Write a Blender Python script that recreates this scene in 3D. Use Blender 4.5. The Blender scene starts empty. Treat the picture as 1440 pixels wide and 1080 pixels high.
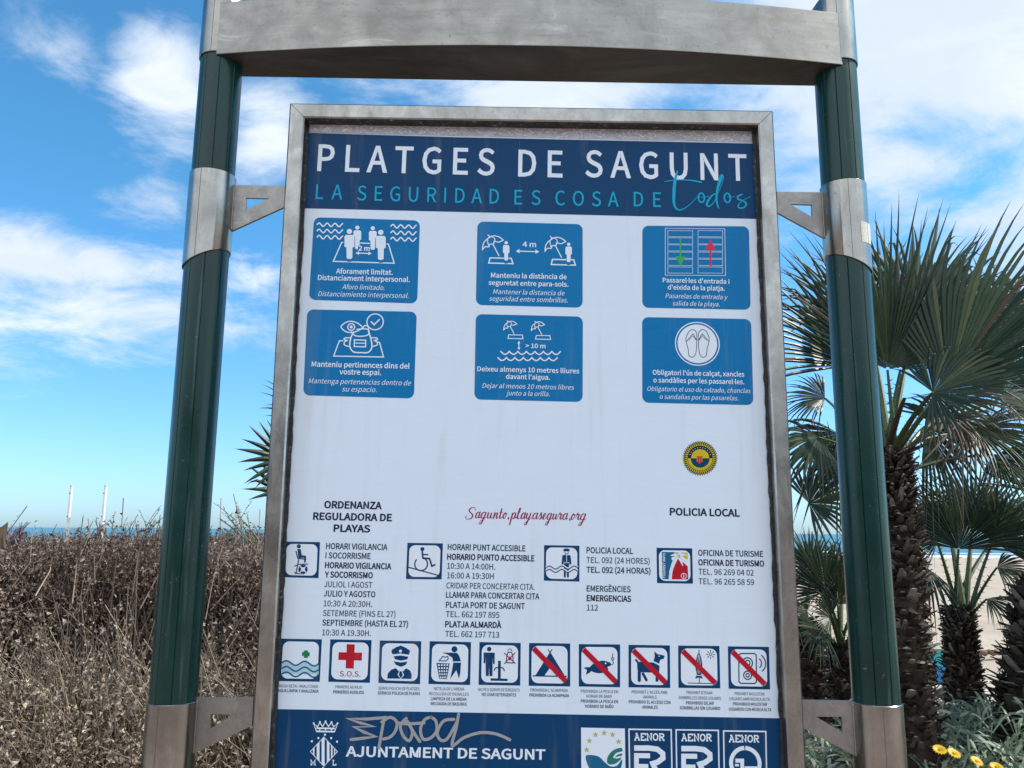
import bpy, bmesh, math, random, os
import numpy as np
from mathutils import Vector, Matrix
from mathutils.geometry import tessellate_polygon

random.seed(7)
rng = np.random.default_rng(7)
R_ = math.radians
SC = bpy.context.scene
COL = SC.collection

# ------------------------------------------------------------------ camera
EYE = 1.62
PITCH, ROLL, FPX, YAW = R_(10.099), R_(0.496), 1164.09, R_(0.8135)
F_ = Vector((0, math.cos(PITCH), math.sin(PITCH)))
_rt = Vector((1, 0, 0)); _up = _rt.cross(F_)
RT = math.cos(ROLL) * _rt + math.sin(ROLL) * _up
UP = math.cos(ROLL) * _up - math.sin(ROLL) * _rt
CAMP = Vector((0, 0, EYE))
cd = bpy.data.cameras.new('camera'); cam = bpy.data.objects.new('camera', cd); COL.objects.link(cam)
cam.matrix_world = Matrix(((RT.x, UP.x, -F_.x, 0), (RT.y, UP.y, -F_.y, 0), (RT.z, UP.z, -F_.z, EYE), (0, 0, 0, 1)))
cd.sensor_width = 36; cd.lens = 36 * FPX / 1440; cd.clip_start = 0.05; cd.clip_end = 60000
SC.camera = cam

def ray(px, py):
    return F_ * FPX + RT * (px - 720) + UP * (540 - py)
def at(px, py, Y):
    d = ray(px, py)
    return CAMP + d * (Y / d.y)

# ------------------------------------------------------------------ light
SUN_AZ, SUN_EL = 88.0, 46.0          # azimuth clockwise from the viewing direction (+Y)
SC.view_settings.view_transform = 'Standard'; SC.view_settings.look = 'None'
SC.view_settings.gamma = 1; SC.view_settings.exposure = 1.24
sd = Vector((math.sin(R_(SUN_AZ)) * math.cos(R_(SUN_EL)), math.cos(R_(SUN_AZ)) * math.cos(R_(SUN_EL)), math.sin(R_(SUN_EL))))
sl = bpy.data.lights.new('sun', 'SUN'); sl.energy = 2.4; sl.angle = R_(0.5); sl.color = (1, .94, .85)
so = bpy.data.objects.new('sun', sl); COL.objects.link(so)
so.rotation_euler = sd.to_track_quat('Z', 'Y').to_euler(); so.location = (5, 0, 12)

W = bpy.data.worlds.new('World'); SC.world = W; W.use_nodes = True
def build_world():
    nt = W.node_tree; N = nt.nodes; L = nt.links; N.clear()
    def val(v, s):
        if hasattr(v, 'is_linked') or isinstance(v, bpy.types.NodeSocket): L.new(v, s)
        else: s.default_value = v
    def m(op, a, b=0.0, c=0.0):
        n = N.new('ShaderNodeMath'); n.operation = op
        val(a, n.inputs[0]); val(b, n.inputs[1]); val(c, n.inputs[2]); return n.outputs[0]
    def vm(op, a, b=(0, 0, 0)):
        n = N.new('ShaderNodeVectorMath'); n.operation = op
        val(a, n.inputs[0]); val(b, n.inputs[1]); return n
    def smooth(x, a, b, c=0.0, d=1.0):
        n = N.new('ShaderNodeMapRange'); n.interpolation_type = 'SMOOTHSTEP'
        val(x, n.inputs[0]); n.inputs[1].default_value = a; n.inputs[2].default_value = b
        n.inputs[3].default_value = c; n.inputs[4].default_value = d; return n.outputs[0]
    def mix(f, a, b, t='MIX'):
        n = N.new('ShaderNodeMix'); n.data_type = 'RGBA'; n.blend_type = t
        val(f, n.inputs[0]); val(a, n.inputs[6]); val(b, n.inputs[7]); return n.outputs[2]
    tc = N.new('ShaderNodeTexCoord'); D = tc.outputs['Generated']
    sp = N.new('ShaderNodeSeparateXYZ'); L.new(D, sp.inputs[0]); x, y, z = sp.outputs
    az = m('ARCTAN2', x, y); el = m('ARCSINE', z)
    cb = N.new('ShaderNodeCombineXYZ'); L.new(az, cb.inputs[0]); L.new(el, cb.inputs[1]); P = cb.outputs[0]
    # cloud-deck coordinates
    zz = m('ADD', m('MAXIMUM', z, 0.0), 0.22)
    cc = N.new('ShaderNodeCombineXYZ'); L.new(m('DIVIDE', x, zz), cc.inputs[0]); L.new(m('DIVIDE', y, zz), cc.inputs[1])
    def noise(vec, scale, detail, rough, dist=0.0, off=(0, 0, 0)):
        n = N.new('ShaderNodeTexNoise'); n.inputs['Scale'].default_value = scale; n.inputs['Detail'].default_value = detail
        n.inputs['Roughness'].default_value = rough; n.inputs['Distortion'].default_value = dist
        L.new(vm('ADD', vec, off).outputs[0], n.inputs['Vector']); return n.outputs[0]
    n1 = noise(cc.outputs[0], 3.4, 10, .64, .45, (3.1, 7.7, 0))
    n2 = noise(cc.outputs[0], 1.1, 4, .5, .2, (9.1, 1.7, 2))
    n3 = noise(vm('MULTIPLY', P, (7, 17, 1)).outputs[0], 1.0, 7, .62, .6, (1.3, 4.0, 5))
    blobs = [(232, 110, 95, 105, 1.0), (95, 70, 120, 55, .55), (385, 190, 85, 80, .95), (60, 365, 260, 50, .95), (130, 440, 230, 70, .88),
             (215, 290, 80, 45, .5), (350, 385, 90, 45, .62), (330, 505, 80, 25, .3), (-150, 430, 200, 90, .9),
             (1320, 60, 420, 170, 1.15), (1290, 210, 260, 75, .80), (800, 130, 330, 55, .85), (1080, 150, 160, 60, .8), (1110, 250, 110, 40, .45),
             (640, 60, 260, 120, .7), (1600, 300, 260, 200, .9), (700, -250, 900, 190, .75), (1420, 330, 90, 50, .4)]
    acc = None
    for (px, py, rx, ry, w) in blobs:
        d = ray(px, py).normalized(); a = math.atan2(d.x, d.y); e = math.asin(d.z)
        k = 1 / 1250.0
        s = vm('SUBTRACT', P, (a, e, 0)).outputs[0]
        s = vm('MULTIPLY', s, (1 / (rx * k * 1.25), 1 / (ry * k * 1.25), 0)).outputs[0]
        ln = vm('LENGTH', s).outputs['Value']
        v = smooth(ln, 0.0, 1.35, w, 0.0)
        acc = v if acc is None else m('MAXIMUM', acc, v)
    back = smooth(y, 0.25, -0.35, 0.0, 0.98)                      # unseen heavy cloud added behind the camera to light the board
    acc = m('MAXIMUM', acc, back)
    nn = m('ADD', m('MULTIPLY', m('SUBTRACT', n1, .5), 1.7), m('MULTIPLY', m('SUBTRACT', n3, .5), 1.0))
    dens = smooth(m('ADD', acc, nn), 0.24, 1.0)
    dens = m('MULTIPLY', dens, smooth(z, 0.02, 0.16))
    sky = N.new('ShaderNodeTexSky'); sky.sky_type = 'NISHITA'; sky.sun_disc = False
    sky.sun_elevation = R_(SUN_EL); sky.sun_rotation = R_(SUN_AZ); sky.altitude = 5; sky.air_density = 1.0; sky.dust_density = 0.6; sky.ozone_density = 2.2
    hs = N.new('ShaderNodeHueSaturation'); hs.inputs['Saturation'].default_value = 1.12; hs.inputs['Value'].default_value = SKY_V
    L.new(sky.outputs[0], hs.inputs['Color'])
    lowt = mix(smooth(z, 0.0, 0.42), (0.56, 0.82, 1.24, 1), (0.52, 1.00, 1.08, 1)); tint = mix(1.0, hs.outputs[0], lowt, 'MULTIPLY')
    shade = smooth(m('ADD', m('MULTIPLY', n2, .7), m('MULTIPLY', n3, .45)), 0.24, 0.68)
    ccol = mix(shade, (CLOUD * .98, CLOUD * 1.0, CLOUD * 1.02, 1), (CLOUD * .62, CLOUD * .71, CLOUD * .83, 1))
    lift = smooth(y, 0.10, -0.35, 1.0, 1.42); lv = N.new('ShaderNodeVectorMath'); lv.operation = 'SCALE'; L.new(ccol, lv.inputs[0]); L.new(lift, lv.inputs['Scale'])   # cloud behind the camera brightened to light the board
    col = mix(dens, tint, lv.outputs[0])
    bg = N.new('ShaderNodeBackground'); L.new(col, bg.inputs[0]); bg.inputs[1].default_value = 0.13
    o = N.new('ShaderNodeOutputWorld'); L.new(bg.outputs[0], o.inputs[0])
SKY_V, CLOUD = .66, 4.05
build_world()

# ------------------------------------------------------------------ helpers
def tag(o, label=None, cat=None, group=None, kind=None):
    if label: o['label'] = label
    if cat: o['category'] = cat
    if group: o['group'] = group
    if kind: o['kind'] = kind
    return o
def empty(name, loc=(0, 0, 0), rz=0):
    o = bpy.data.objects.new(name, None); COL.objects.link(o); o.location = loc; o.rotation_euler = (0, 0, rz); o.empty_display_size = .1
    return o
class MB:
    def __init__(self): self.v = []; self.f = []; self.mi = []
    def add(self, vs, fs, mi=0):
        b = len(self.v); self.v += [tuple(q) for q in vs]
        for f in fs: self.f.append(tuple(b + i for i in f)); self.mi.append(mi)
    def box(self, a, b, mi=0):
        (x0, y0, z0), (x1, y1, z1) = a, b
        self.add([(x0, y0, z0), (x1, y0, z0), (x1, y1, z0), (x0, y1, z0), (x0, y0, z1), (x1, y0, z1), (x1, y1, z1), (x0, y1, z1)],
                 [(0, 3, 2, 1), (4, 5, 6, 7), (0, 1, 5, 4), (1, 2, 6, 5), (2, 3, 7, 6), (3, 0, 4, 7)], mi)
    def tube(self, pts, rad, n=6, mi=0, flat=1.0, ref=None):
        pts = [Vector(p) for p in pts]; rings = []
        if not hasattr(rad, '__len__'): rad = [rad] * len(pts)
        for i, p in enumerate(pts):
            t = (pts[min(i + 1, len(pts) - 1)] - pts[max(i - 1, 0)]).normalized()
            r = Vector(ref) if ref is not None else (Vector((0, 0, 1)) if abs(t.z) < .9 else Vector((1, 0, 0)))
            s = t.cross(r).normalized(); u = s.cross(t)
            rings.append([p + s * rad[i] * math.cos(2 * math.pi * k / n) + u * rad[i] * flat * math.sin(2 * math.pi * k / n) for k in range(n)])
        vs = [q for r in rings for q in r]; fs = []
        for i in range(len(pts) - 1):
            for k in range(n): fs.append((i * n + k, i * n + (k + 1) % n, (i + 1) * n + (k + 1) % n, (i + 1) * n + k))
        fs.append(tuple(range(n - 1, -1, -1))); fs.append(tuple((len(pts) - 1) * n + k for k in range(n)))
        self.add(vs, fs, mi)
    def build(self, name, mats, parent=None, smooth=False, angle=None):
        me = bpy.data.meshes.new(name); me.from_pydata(self.v, [], self.f)
        if not isinstance(mats, (list, tuple)): mats = [mats]
        for m in mats: me.materials.append(m)
        if len(mats) > 1: me.polygons.foreach_set('material_index', self.mi)
        me.update()
        if smooth:
            me.polygons.foreach_set('use_smooth', [True] * len(me.polygons))
            if angle: me.set_sharp_from_angle(angle=R_(angle))
        o = bpy.data.objects.new(name, me); COL.objects.link(o)
        if parent: o.parent = parent
        return o

# ------------------------------------------------------------------ materials
class NT:
    def __init__(self, name):
        self.m = bpy.data.materials.new(name); self.m.use_nodes = True; self.nt = self.m.node_tree
        self.b = self.nt.nodes['Principled BSDF']; self.N = self.nt.nodes; self.L = self.nt.links
    def n(self, t, **k):
        n = self.N.new(t)
        for a, b in k.items():
            if hasattr(n, a): setattr(n, a, b)
            else: n.inputs[a.replace('_', ' ')].default_value = b
        return n
    def coord(self, scale=(1, 1, 1), kind='Object'):
        tc = self.n('ShaderNodeTexCoord'); mp = self.n('ShaderNodeMapping'); mp.inputs['Scale'].default_value = scale
        self.L.new(tc.outputs[kind], mp.inputs[0]); return mp.outputs[0]
    def noise(self, vec, scale, detail=5, rough=.55, dist=0):
        n = self.n('ShaderNodeTexNoise'); n.inputs['Scale'].default_value = scale; n.inputs['Detail'].default_value = detail
        n.inputs['Roughness'].default_value = rough; n.inputs['Distortion'].default_value = dist; self.L.new(vec, n.inputs['Vector']); return n.outputs[0]
    def ramp(self, fac, stops):
        r = self.n('ShaderNodeValToRGB'); e = r.color_ramp.elements
        while len(e) < len(stops): e.new(.5)
        for q, (p, c) in zip(e, stops): q.position = p; q.color = (*c, 1) if len(c) == 3 else c
        self.L.new(fac, r.inputs[0]); return r.outputs[0]
    def rng(self, fac, a, b, c, d):
        r = self.n('ShaderNodeMapRange'); self.L.new(fac, r.inputs[0])
        for i, q in enumerate((a, b, c, d)): r.inputs[i + 1].default_value = q
        return r.outputs[0]
    def mix(self, f, a, b, t='MIX'):
        n = self.n('ShaderNodeMix'); n.data_type = 'RGBA'; n.blend_type = t
        for v, s in ((f, n.inputs[0]), (a, n.inputs[6]), (b, n.inputs[7])):
            if isinstance(v, bpy.types.NodeSocket): self.L.new(v, s)
            else: s.default_value = (*v, 1) if isinstance(v, tuple) and len(v) == 3 else v
        return n.outputs[2]
    def set(self, **k):
        for a, v in k.items():
            s = self.b.inputs[a.replace('_', ' ')]
            if isinstance(v, bpy.types.NodeSocket): self.L.new(v, s)
            else: s.default_value = (*v, 1) if isinstance(v, tuple) and len(v) == 3 else v
        return self
    def bump(self, h, strength=.2, dist=.01):
        b = self.n('ShaderNodeBump'); b.inputs['Strength'].default_value = strength; b.inputs['Distance'].default_value = dist
        self.L.new(h, b.inputs['Height']); self.L.new(b.outputs[0], self.b.inputs['Normal']); return self

def steel(name, base, stretch, rough=(.22, .42), stain=.5):
    t = NT(name); c = t.coord(stretch); c1 = t.coord()
    br = t.noise(c, 60, 4, .6); big = t.noise(c1, 7, 6, .65, .5); spk = t.noise(c1, 160, 3, .6)
    col = t.mix(t.rng(big, .35, .68, 0, 1), tuple(q * .62 for q in base), base)
    col = t.mix(t.rng(spk, .63, .72, 0, stain), col, (.10, .075, .05))
    sm = t.noise(t.coord(tuple(.35 + .65 * q if q < 1 else 1.6 for q in stretch)), 11, 7, .72, .8); pit = t.noise(c1, 38, 5, .75, .4)
    col = t.mix(t.rng(sm, .54, .76, 0, .40), col, (.22, .17, .12)); col = t.mix(t.rng(br, .42, .66, 0, .30), col, (.24, .22, .19)); col = t.mix(t.rng(sm, .30, .42, .30, 0), col, (.70, .70, .68))
    col = t.mix(t.rng(pit, .66, .72, 0, .5), col, (.13, .10, .075))
    t.set(Base_Color=col, Metallic=t.rng(pit, .64, .72, 1.0, .6), Roughness=t.rng(sm, .3, .7, *rough)); t.bump(br, .16, .002)
    return t.m
M = {}
M['steel'] = steel('brushed_steel', (.46, .445, .405), (1, 1, .06), (.16, .30))
M['steel_h'] = steel('brushed_steel_beam', (.40, .385, .345), (.08, 1, 1), (.30, .5), .6)
t = NT('dark_reflection_underside'); c = t.coord((.5, 1, 1)); a_ = t.noise(c, 6, 6, .65, .6); t.set(Base_Color=t.ramp(a_, [(.35, (.115, .105, .10)), (.55, (.06, .05, .045)), (.7, (.115, .085, .06))]), Metallic=.7, Roughness=.5); M['underside'] = t.m  # beam underside: dark reflection of the planting behind, put into the colour
t = NT('sheet_joint'); t.set(Base_Color=(.16, .14, .12), Metallic=.6, Roughness=.6); M['joint'] = t.m
M['steel_plate'] = steel('steel_plate', (.42, .40, .37), (1, 1, 1), (.42, .58), .4)

t = NT('green_paint'); c = t.coord((1, 1, .04)); st = t.noise(c, 55, 3, .6); c1 = t.coord(); sp = t.noise(c1, 120, 3, .6); bg = t.noise(c1, 5, 5, .6)
col = t.mix(t.rng(bg, .35, .7, 0, 1), (.0008, .027, .023), (.002, .042, .034)); col = t.mix(t.rng(st, .62, .70, 0, .14), col, (.25, .32, .32)); col = t.mix(t.rng(sp, .69, .74, 0, .34), col, (.3, .36, .36))
t.set(Base_Color=col, Roughness=t.rng(bg, .3, .7, .18, .34), Specular_IOR_Level=.42); M['postgreen'] = t.m

def printed(name, col, rough=.38):
    t = NT(name); c = t.coord(); a = t.noise(c, 9, 5, .6, .6); b = t.noise(c, 70, 4, .6)
    cc = t.mix(t.rng(a, .40, .75, 0, .10), col, tuple(q * .72 + .02 for q in col))
    cc = t.mix(t.rng(b, .70, .80, 0, .18), cc, (.30, .29, .28))
    dr = t.noise(t.coord((1, 1, .07)), 26, 4, .6, .3); cc = t.mix(t.rng(dr, .55, .74, 0, .13), cc, (.36, .34, .31))
    w = t.noise(t.coord((1, 1, 2.2)), 14, 3, .5, 1.2)
    t.set(Base_Color=cc, Roughness=rough, Specular_IOR_Level=.18); t.bump(w, .14, .005); return t.m
INK = dict(paper=(.745, .85, .96), navy=(.0005, .050, .150), tile=(.0003, .180, .445), cyan=(.003, .40, .62), sky=(.42, .66, .78), red=(.50, .010, .028),
           green=(.01, .22, .09), crimson=(.33, .012, .075), silver=(.36, .37, .38), yellow=(.62, .50, .02), khaki=(.46, .48, .18), teal=(.008, .10, .20),
           white=(.79, .88, .97), leafgreen=(.02, .20, .17), logoblue=(.012, .13, .27), orange=(.62, .20, .02), ink=(.004, .016, .05), slate=(.010, .055, .105), arrowgreen=(.05, .42, .12), arrowred=(.72, .03, .09))
for k, v in INK.items(): M[k] = printed('print_' + k, v)

t = NT('gasket_and_shade'); c = t.coord(); a = t.noise(c, 90, 4, .6); t.set(Base_Color=t.ramp(a, [(.35, (.012, .012, .013)), (.62, (.05, .05, .05)), (.7, (.32, .32, .33))]), Roughness=.6); M['gasket_and_shade'] = t.m
t = NT('backing_metal'); c = t.coord((1, 1, 3)); a = t.noise(c, 22, 6, .7, 1.0); t.set(Base_Color=t.ramp(a, [(.30, (.36, .36, .40)), (.55, (.54, .54, .59)), (.75, (.70, .70, .75))]), Roughness=.5); M['backing'] = t.m
t = NT('adhesive'); t.set(Base_Color=(.85, .85, .86), Roughness=.6); M['adhesive'] = t.m
t = NT('dark_hollow'); t.set(Base_Color=(.03, .035, .04), Roughness=.7); M['dark'] = t.m
t = NT('sticker_paper'); c = t.coord(); a = t.noise(c, 150, 4, .7); t.set(Base_Color=t.ramp(a, [(.3, (.42, .40, .36)), (.6, (.62, .60, .54)), (.72, (.2, .2, .2))]), Roughness=.6); M['sticker'] = t.m

# ------------------------------------------------------------------ sign frame of reference
D0 = 2.03
NRM = Vector((-math.sin(YAW), math.cos(YAW), 0)); EU = Vector((math.cos(YAW), math.sin(YAW), 0))
def onp(px, py, D=D0):
    """point of the photograph -> (across, height) on the board's plane at distance D"""
    d = ray(px, py); q = CAMP + d * (D / d.dot(NRM))
    return Vector((q.dot(EU), q.z))
sign = empty('information_board', NRM * D0, YAW)
tag(sign, 'tall beach information board with a printed poster in a steel frame between two green posts', 'notice board')
UL, UR = -.7505, .8905           # post axes
PR = .0535

def post(u, side, zc):
    """side -1 left, +1 right; zc = heights taken from the photograph"""
    prof = []
    n = 480
    for k in range(n):
        a = 2 * math.pi * k / n; g = min(abs(((a / (2 * math.pi) * 9 + .35) % 1) - .5) / .035, 1)
        prof.append((a, PR * (1 - .034 * (1 - g * g))))
    mb = MB()
    vs = []
    for zf in range(2):
        for a, r in prof:
            z = -.3 if zf == 0 else zc['top'] - .01 + side * 1.2 * r * math.cos(a)
            vs.append((u + r * math.cos(a), r * math.sin(a), z))
    fs = [(k, (k + 1) % n, n + (k + 1) % n, n + k) for k in range(n)]
    mb.add(vs, fs); mb.add(vs[n:], [tuple(range(n))], 1)
    p = mb.build('post', [M['postgreen'], M['dark']], sign, True, 25)
    def collar(name, z_top, z_bot, r=PR + .004, kb=0.0, kt=0.0, off=0.0):
        m2 = MB(); n2 = 72; rings = []
        rr = [(r - .0035, 0, 0), (r - .0012, 0, 0), (r, 0, .0012), (r, 1, -.0012), (r - .0012, 1, 0), (r - .0035, 1, 0)]
        for (q, top, dz) in rr:
            for k in range(n2):
                a = 2 * math.pi * k / n2; cx = math.cos(a)
                z = (z_top + side * kt * q * cx if top else z_bot + side * kb * q * cx) + dz
                m2.v.append((u + q * cx, q * math.sin(a), z))
        for i in range(5):
            for k in range(n2): m2.f.append((i * n2 + k, i * n2 + (k + 1) % n2, (i + 1) * n2 + (k + 1) % n2, (i + 1) * n2 + k)); m2.mi.append(0)
        # welded seam down the front-outer side
        a = -math.pi / 2 - side * .25
        s0 = (u + (r + .0004) * math.cos(a), (r + .0004) * math.sin(a))
        zb = z_bot + side * kb * r * math.cos(a) + .002; zt = z_top + side * kt * r * math.cos(a) - .002
        for (a, wd) in ((-math.pi / 2 - .18, .010), (-math.pi / 2 - .18 + side * 2.4, .016)):      # joint of the rolled sheet
            b0 = len(m2.v); rs_ = r + .00025
            for ang in (a - wd, a + wd):
                zb = z_bot + side * kb * r * math.cos(ang) + .0015; zt = z_top + side * kt * r * math.cos(ang) - .0015
                m2.v += [(u + rs_ * math.cos(ang), rs_ * math.sin(ang), zb), (u + rs_ * math.cos(ang), rs_ * math.sin(ang), zt)]
            m2.f.append((b0, b0 + 2, b0 + 3, b0 + 1)); m2.mi.append(1)
        return m2.build(name, [M['steel'], M['joint']], p, True, 40)
    collar('upper_sleeve', zc['top'], zc['us'], kt=1.2)
    collar('collar', zc['ct'], zc['cb'], kb=-.45)
    collar('lower_sleeve', zc['ls'], -.25)
    return p
def zz(px, py): return onp(px, py)[1]
lp = post(UL, -1, dict(top=zz(1141, 17) + .069, us=zz(283, 88), ct=zz(272, 248), cb=(zz(262, 382) + zz(325, 353)) / 2, ls=zz(246, 985)))
rp = post(UR, 1, dict(top=zz(1141, 17) + .069, us=zz(1203, 98), ct=zz(1185, 263), cb=(zz(1163, 362) + zz(1223, 388)) / 2, ls=zz(1235, 986.5)))
# old sticker on the right collar
def sticker():
    mb = MB(); r = PR + .0046; z0, z1 = onp(1209, 350)[1], onp(1209, 322)[1]
    for (a0, a1, q) in ((-75, -51, r), (-50, -28, r + .0002)):
        vs = []
        for i in range(9):
            a = R_(a0 + (a1 - a0) * i / 8); j = .0012 * random.uniform(-1, 1)
            vs += [(UR + q * math.cos(a), q * math.sin(a), z0 - (z1 - z0) * .0 + j), (UR + q * math.cos(a), q * math.sin(a), z1 + j * .5)]
        mb.add(vs, [(2 * i, 2 * i + 2, 2 * i + 3, 2 * i + 1) for i in range(8)])
    s = mb.build('sticker', M['sticker'], rp); tag(s, 'weathered white sticker on the right post collar')
sticker()

# crossbeam : straight at the back, bowed towards the viewer at the front
def crossbeam():
    mb = MB(); zb, zt = EYE + 1.164 * 1.0395, EYE + 1.164 * 1.0395 + .150
    n = 48; rb = .05
    x0, x1 = UL + .004, UR - .004
    fr, bk = [], []
    for i in range(n + 1):
        s = i / n; x = x0 + (x1 - x0) * s
        fr.append((x, -.057 - .062 * (1 - (2 * s - 1) ** 2))); bk.append((x, rb))
    vs = []
    for (x, y), (xb, yb) in zip(fr, bk):
        vs += [(x, y, zb), (x, y, zt), (xb, yb, zt), (xb, yb, zb)]
    # small rolled lip along lower and upper front edges
    fs = []
    for i in range(n):
        a, b = 4 * i, 4 * i + 4
        for k in range(4): fs.append((a + k, b + k, b + (k + 1) % 4, a + (k + 1) % 4))
    fs += [(0, 1, 2, 3), (4 * n + 3, 4 * n + 2, 4 * n + 1, 4 * n)]
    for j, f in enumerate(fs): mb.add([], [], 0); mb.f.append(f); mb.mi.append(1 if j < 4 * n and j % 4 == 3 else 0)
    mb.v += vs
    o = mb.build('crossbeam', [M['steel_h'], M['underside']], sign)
    bv = o.modifiers.new('bevel', 'BEVEL'); bv.width = .0022; bv.segments = 2; bv.limit_method = 'ANGLE'
    return o
crossbeam()

# ------------------------------------------------------------------ panel frame
FD = .030          # frame front stands this far before the posts' plane -> D = 2.00
fu0, fu1 = -.556, .7065; fz1 = EYE + 1.0925; fz0 = EYE - .80; FW = .040
def panel_frame():
    mb = MB(); y0, y1 = -FD, -FD + .062; c = .0035; g = .0007
    A = [(fu0, fz0), (fu1, fz0), (fu1, fz1), (fu0, fz1)]; B = [(fu0 + FW, fz0 + FW), (fu1 - FW, fz0 + FW), (fu1 - FW, fz1 - FW), (fu0 + FW, fz1 - FW)]
    for i in range(4):
        j = (i + 1) % 4
        a, b, ia, ib = Vector(A[i]), Vector(A[j]), Vector(B[i]), Vector(B[j]); d = (b - a).normalized() * g
        nin = (ia - a); ni = Vector((-d.y, d.x)).normalized()
        if ni.dot(nin) < 0: ni = -ni
        def P(q, off, y): r = q + off; return (r.x, y, r.y)
        # section: outer-front chamfer, front, inner-front chamfer, inner back, outer back
        def ring(o_, i_, s):
            k = (i_ - o_) / FW
            return [P(o_, s * d, y1), P(o_, s * d, y0 + c), P(o_ + k * c, s * d, y0), P(i_ - k * c, s * d, y0), P(i_, s * d, y0 + c), P(i_, s * d, y1)]
        r1 = ring(a, ia, 1); r2 = ring(b, ib, -1)
        mb.add(r1 + r2, [(k, (k + 1) % 6, 6 + (k + 1) % 6, 6 + k) for k in range(6)] + [tuple(range(5, -1, -1)), tuple(range(6, 12))])
    o = mb.build('panel_frame', M['steel_frame'], sign)
    return o
M['steel_frame'] = steel('weathered_frame_steel', (.50, .49, .455), (1, 1, .5), (.20, .42), .5)
frame = panel_frame()
PD = FD - .034      # poster plane, behind the frame's face (positive = in front of post plane)
DP = D0 - PD
mb = MB(); mb.box((fu0 + FW - .004, -PD + .0010, fz0 + .02), (fu1 - FW + .004, -PD + .012, fz1 - FW + .004)); backing = mb.build('backing_panel', M['backing'], sign)
mb = MB()
for (x, s) in ((fu0 + FW, 1), (fu1 - FW, -1)):
    pts = []; n = 90
    for i in range(n + 1):
        z = fz0 + .03 + (fz1 - FW - fz0 - .03) * i / n
        pts.append((z, .0055 + .0035 * random.random()))
    vs = []
    for z, w in pts: vs += [(x, -PD - .0035, z), (x + s * w, -PD - .0025 - .002 * random.random(), z)]
    mb.add(vs, [(2 * i, 2 * i + 2, 2 * i + 3, 2 * i + 1) for i in range(n)])
mb.box((fu0 + FW + .001, -FD + .006, fz1 - FW - .0022), (fu1 - FW - .001, -PD + .0005, fz1 - FW + .001))  # black strip under the top member: its shade put in as colour
mb.build('seal_and_shade_strip', M['gasket_and_shade'], frame)

# brackets
def bracket(outer, hole, uclip):
    y0, y1 = -.004, .004
    O = [onp(*p) for p in outer]; H = [onp(*p) for p in hole]
    tri = tessellate_polygon([[Vector((p.x, p.y, 0)) for p in O], [Vector((p.x, p.y, 0)) for p in H]])
    allp = O + H; n = len(allp); mb = MB()
    vs = [(p.x, y0, p.y) for p in allp] + [(p.x, y1, p.y) for p in allp]
    fs = [tuple(t) for t in tri] + [tuple(n + i for i in reversed(t)) for t in tri]
    for base, ln in ((0, len(O)), (len(O), len(H))):
        for k in range(ln): a, b = base + k, base + (k + 1) % ln; fs.append((a, b, n + b, n + a))
    mb.add(vs, fs)
    o = mb.build('bracket', M['steel_plate'], sign)
    for xm, inner in ((min(p.x for p in O), 0), (max(p.x for p in O), 1)):
        zs = [p.y for p in O if abs(p.x - xm) < .012]; z0, z1 = min(zs) + .004, max(zs) - .004
        at_post = (inner == 0) == (xm < 0)
        xw = (UL + .0575 if xm < 0 else UR - .0575) if at_post else (fu0 - .0005 if xm < 0 else fu1 + .0005)
        wb = MB(); rr = random.Random(int(z0 * 977)); n2 = 26
        wb.tube([(xw + rr.uniform(-.0006, .0006), -.0048, z0 + (z1 - z0) * i / n2) for i in range(n2 + 1)], [.0017 + .0009 * (i % 2) + rr.uniform(0, .0005) for i in range(n2 + 1)], 7)
        wb.build('weld_bead', M['steel_plate'], o, True)
    bm = bmesh.new(); bm.from_mesh(o.data); bmesh.ops.recalc_face_normals(bm, faces=bm.faces); bm.to_mesh(o.data); bm.free()
    return o
bracket([(327, 261), (404, 262), (402, 291), (323, 327)], [(346.7, 279), (379.5, 279.7), (346.7, 296.4)], 0)
bracket([(1092, 270.3), (1160, 271.3), (1163.8, 338.5), (1093, 299.8)], [(1109.9, 287.6), (1140.9, 288.6), (1141.5, 306.3)], 0)
bracket([(276, 980.4), (357, 980.4), (355, 1020), (270, 1061)], [(297, 1004), (329.6, 1004), (297, 1024)], 0)
bracket([(1126, 984), (1204, 985.5), (1208, 1065.7), (1128, 1023)], [(1147, 1007.5), (1183, 1007.5), (1184, 1029)], 0)

# ------------------------------------------------------------------ poster : everything is laid out on the board's own plane
def pz(px, py): return onp(px, py, DP)
def Z(ox, oy, s): return lambda x, y: pz(ox + x / s, oy + y / s)
Z1 = Z(200, 0, 2.6667); Z2 = Z(700, 0, 2.6667); Z3 = Z(400, 290, 3.7235); Z4 = Z(650, 290, 3.3488); Z5 = Z(400, 560, 4.2353); Z6 = Z(640, 560, 3.2727)
Z7 = Z(370, 750, 3.8919); Z8 = Z(730, 750, 3.7895); Z9 = Z(360, 880, 3.7895); Z10 = Z(730, 880, 3.7895)
ZT = Z(920, 220, 9.6); ZW = Z(640, 690, 7.2); ZE = Z(940, 600, 13.5); ZF = Z(420, 1000, 4.0); ZP = Z(0, 0, 1)
_a, _b = pz(427, 293), pz(1065, 308); _c, _d = pz(386, 997), pz(1096, 1010)
PHI = (math.atan2((_b - _a).y, (_b - _a).x) + math.atan2((_d - _c).y, (_d - _c).x)) / 2
poster = empty('poster'); poster.parent = sign
LAY = .00035

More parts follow.
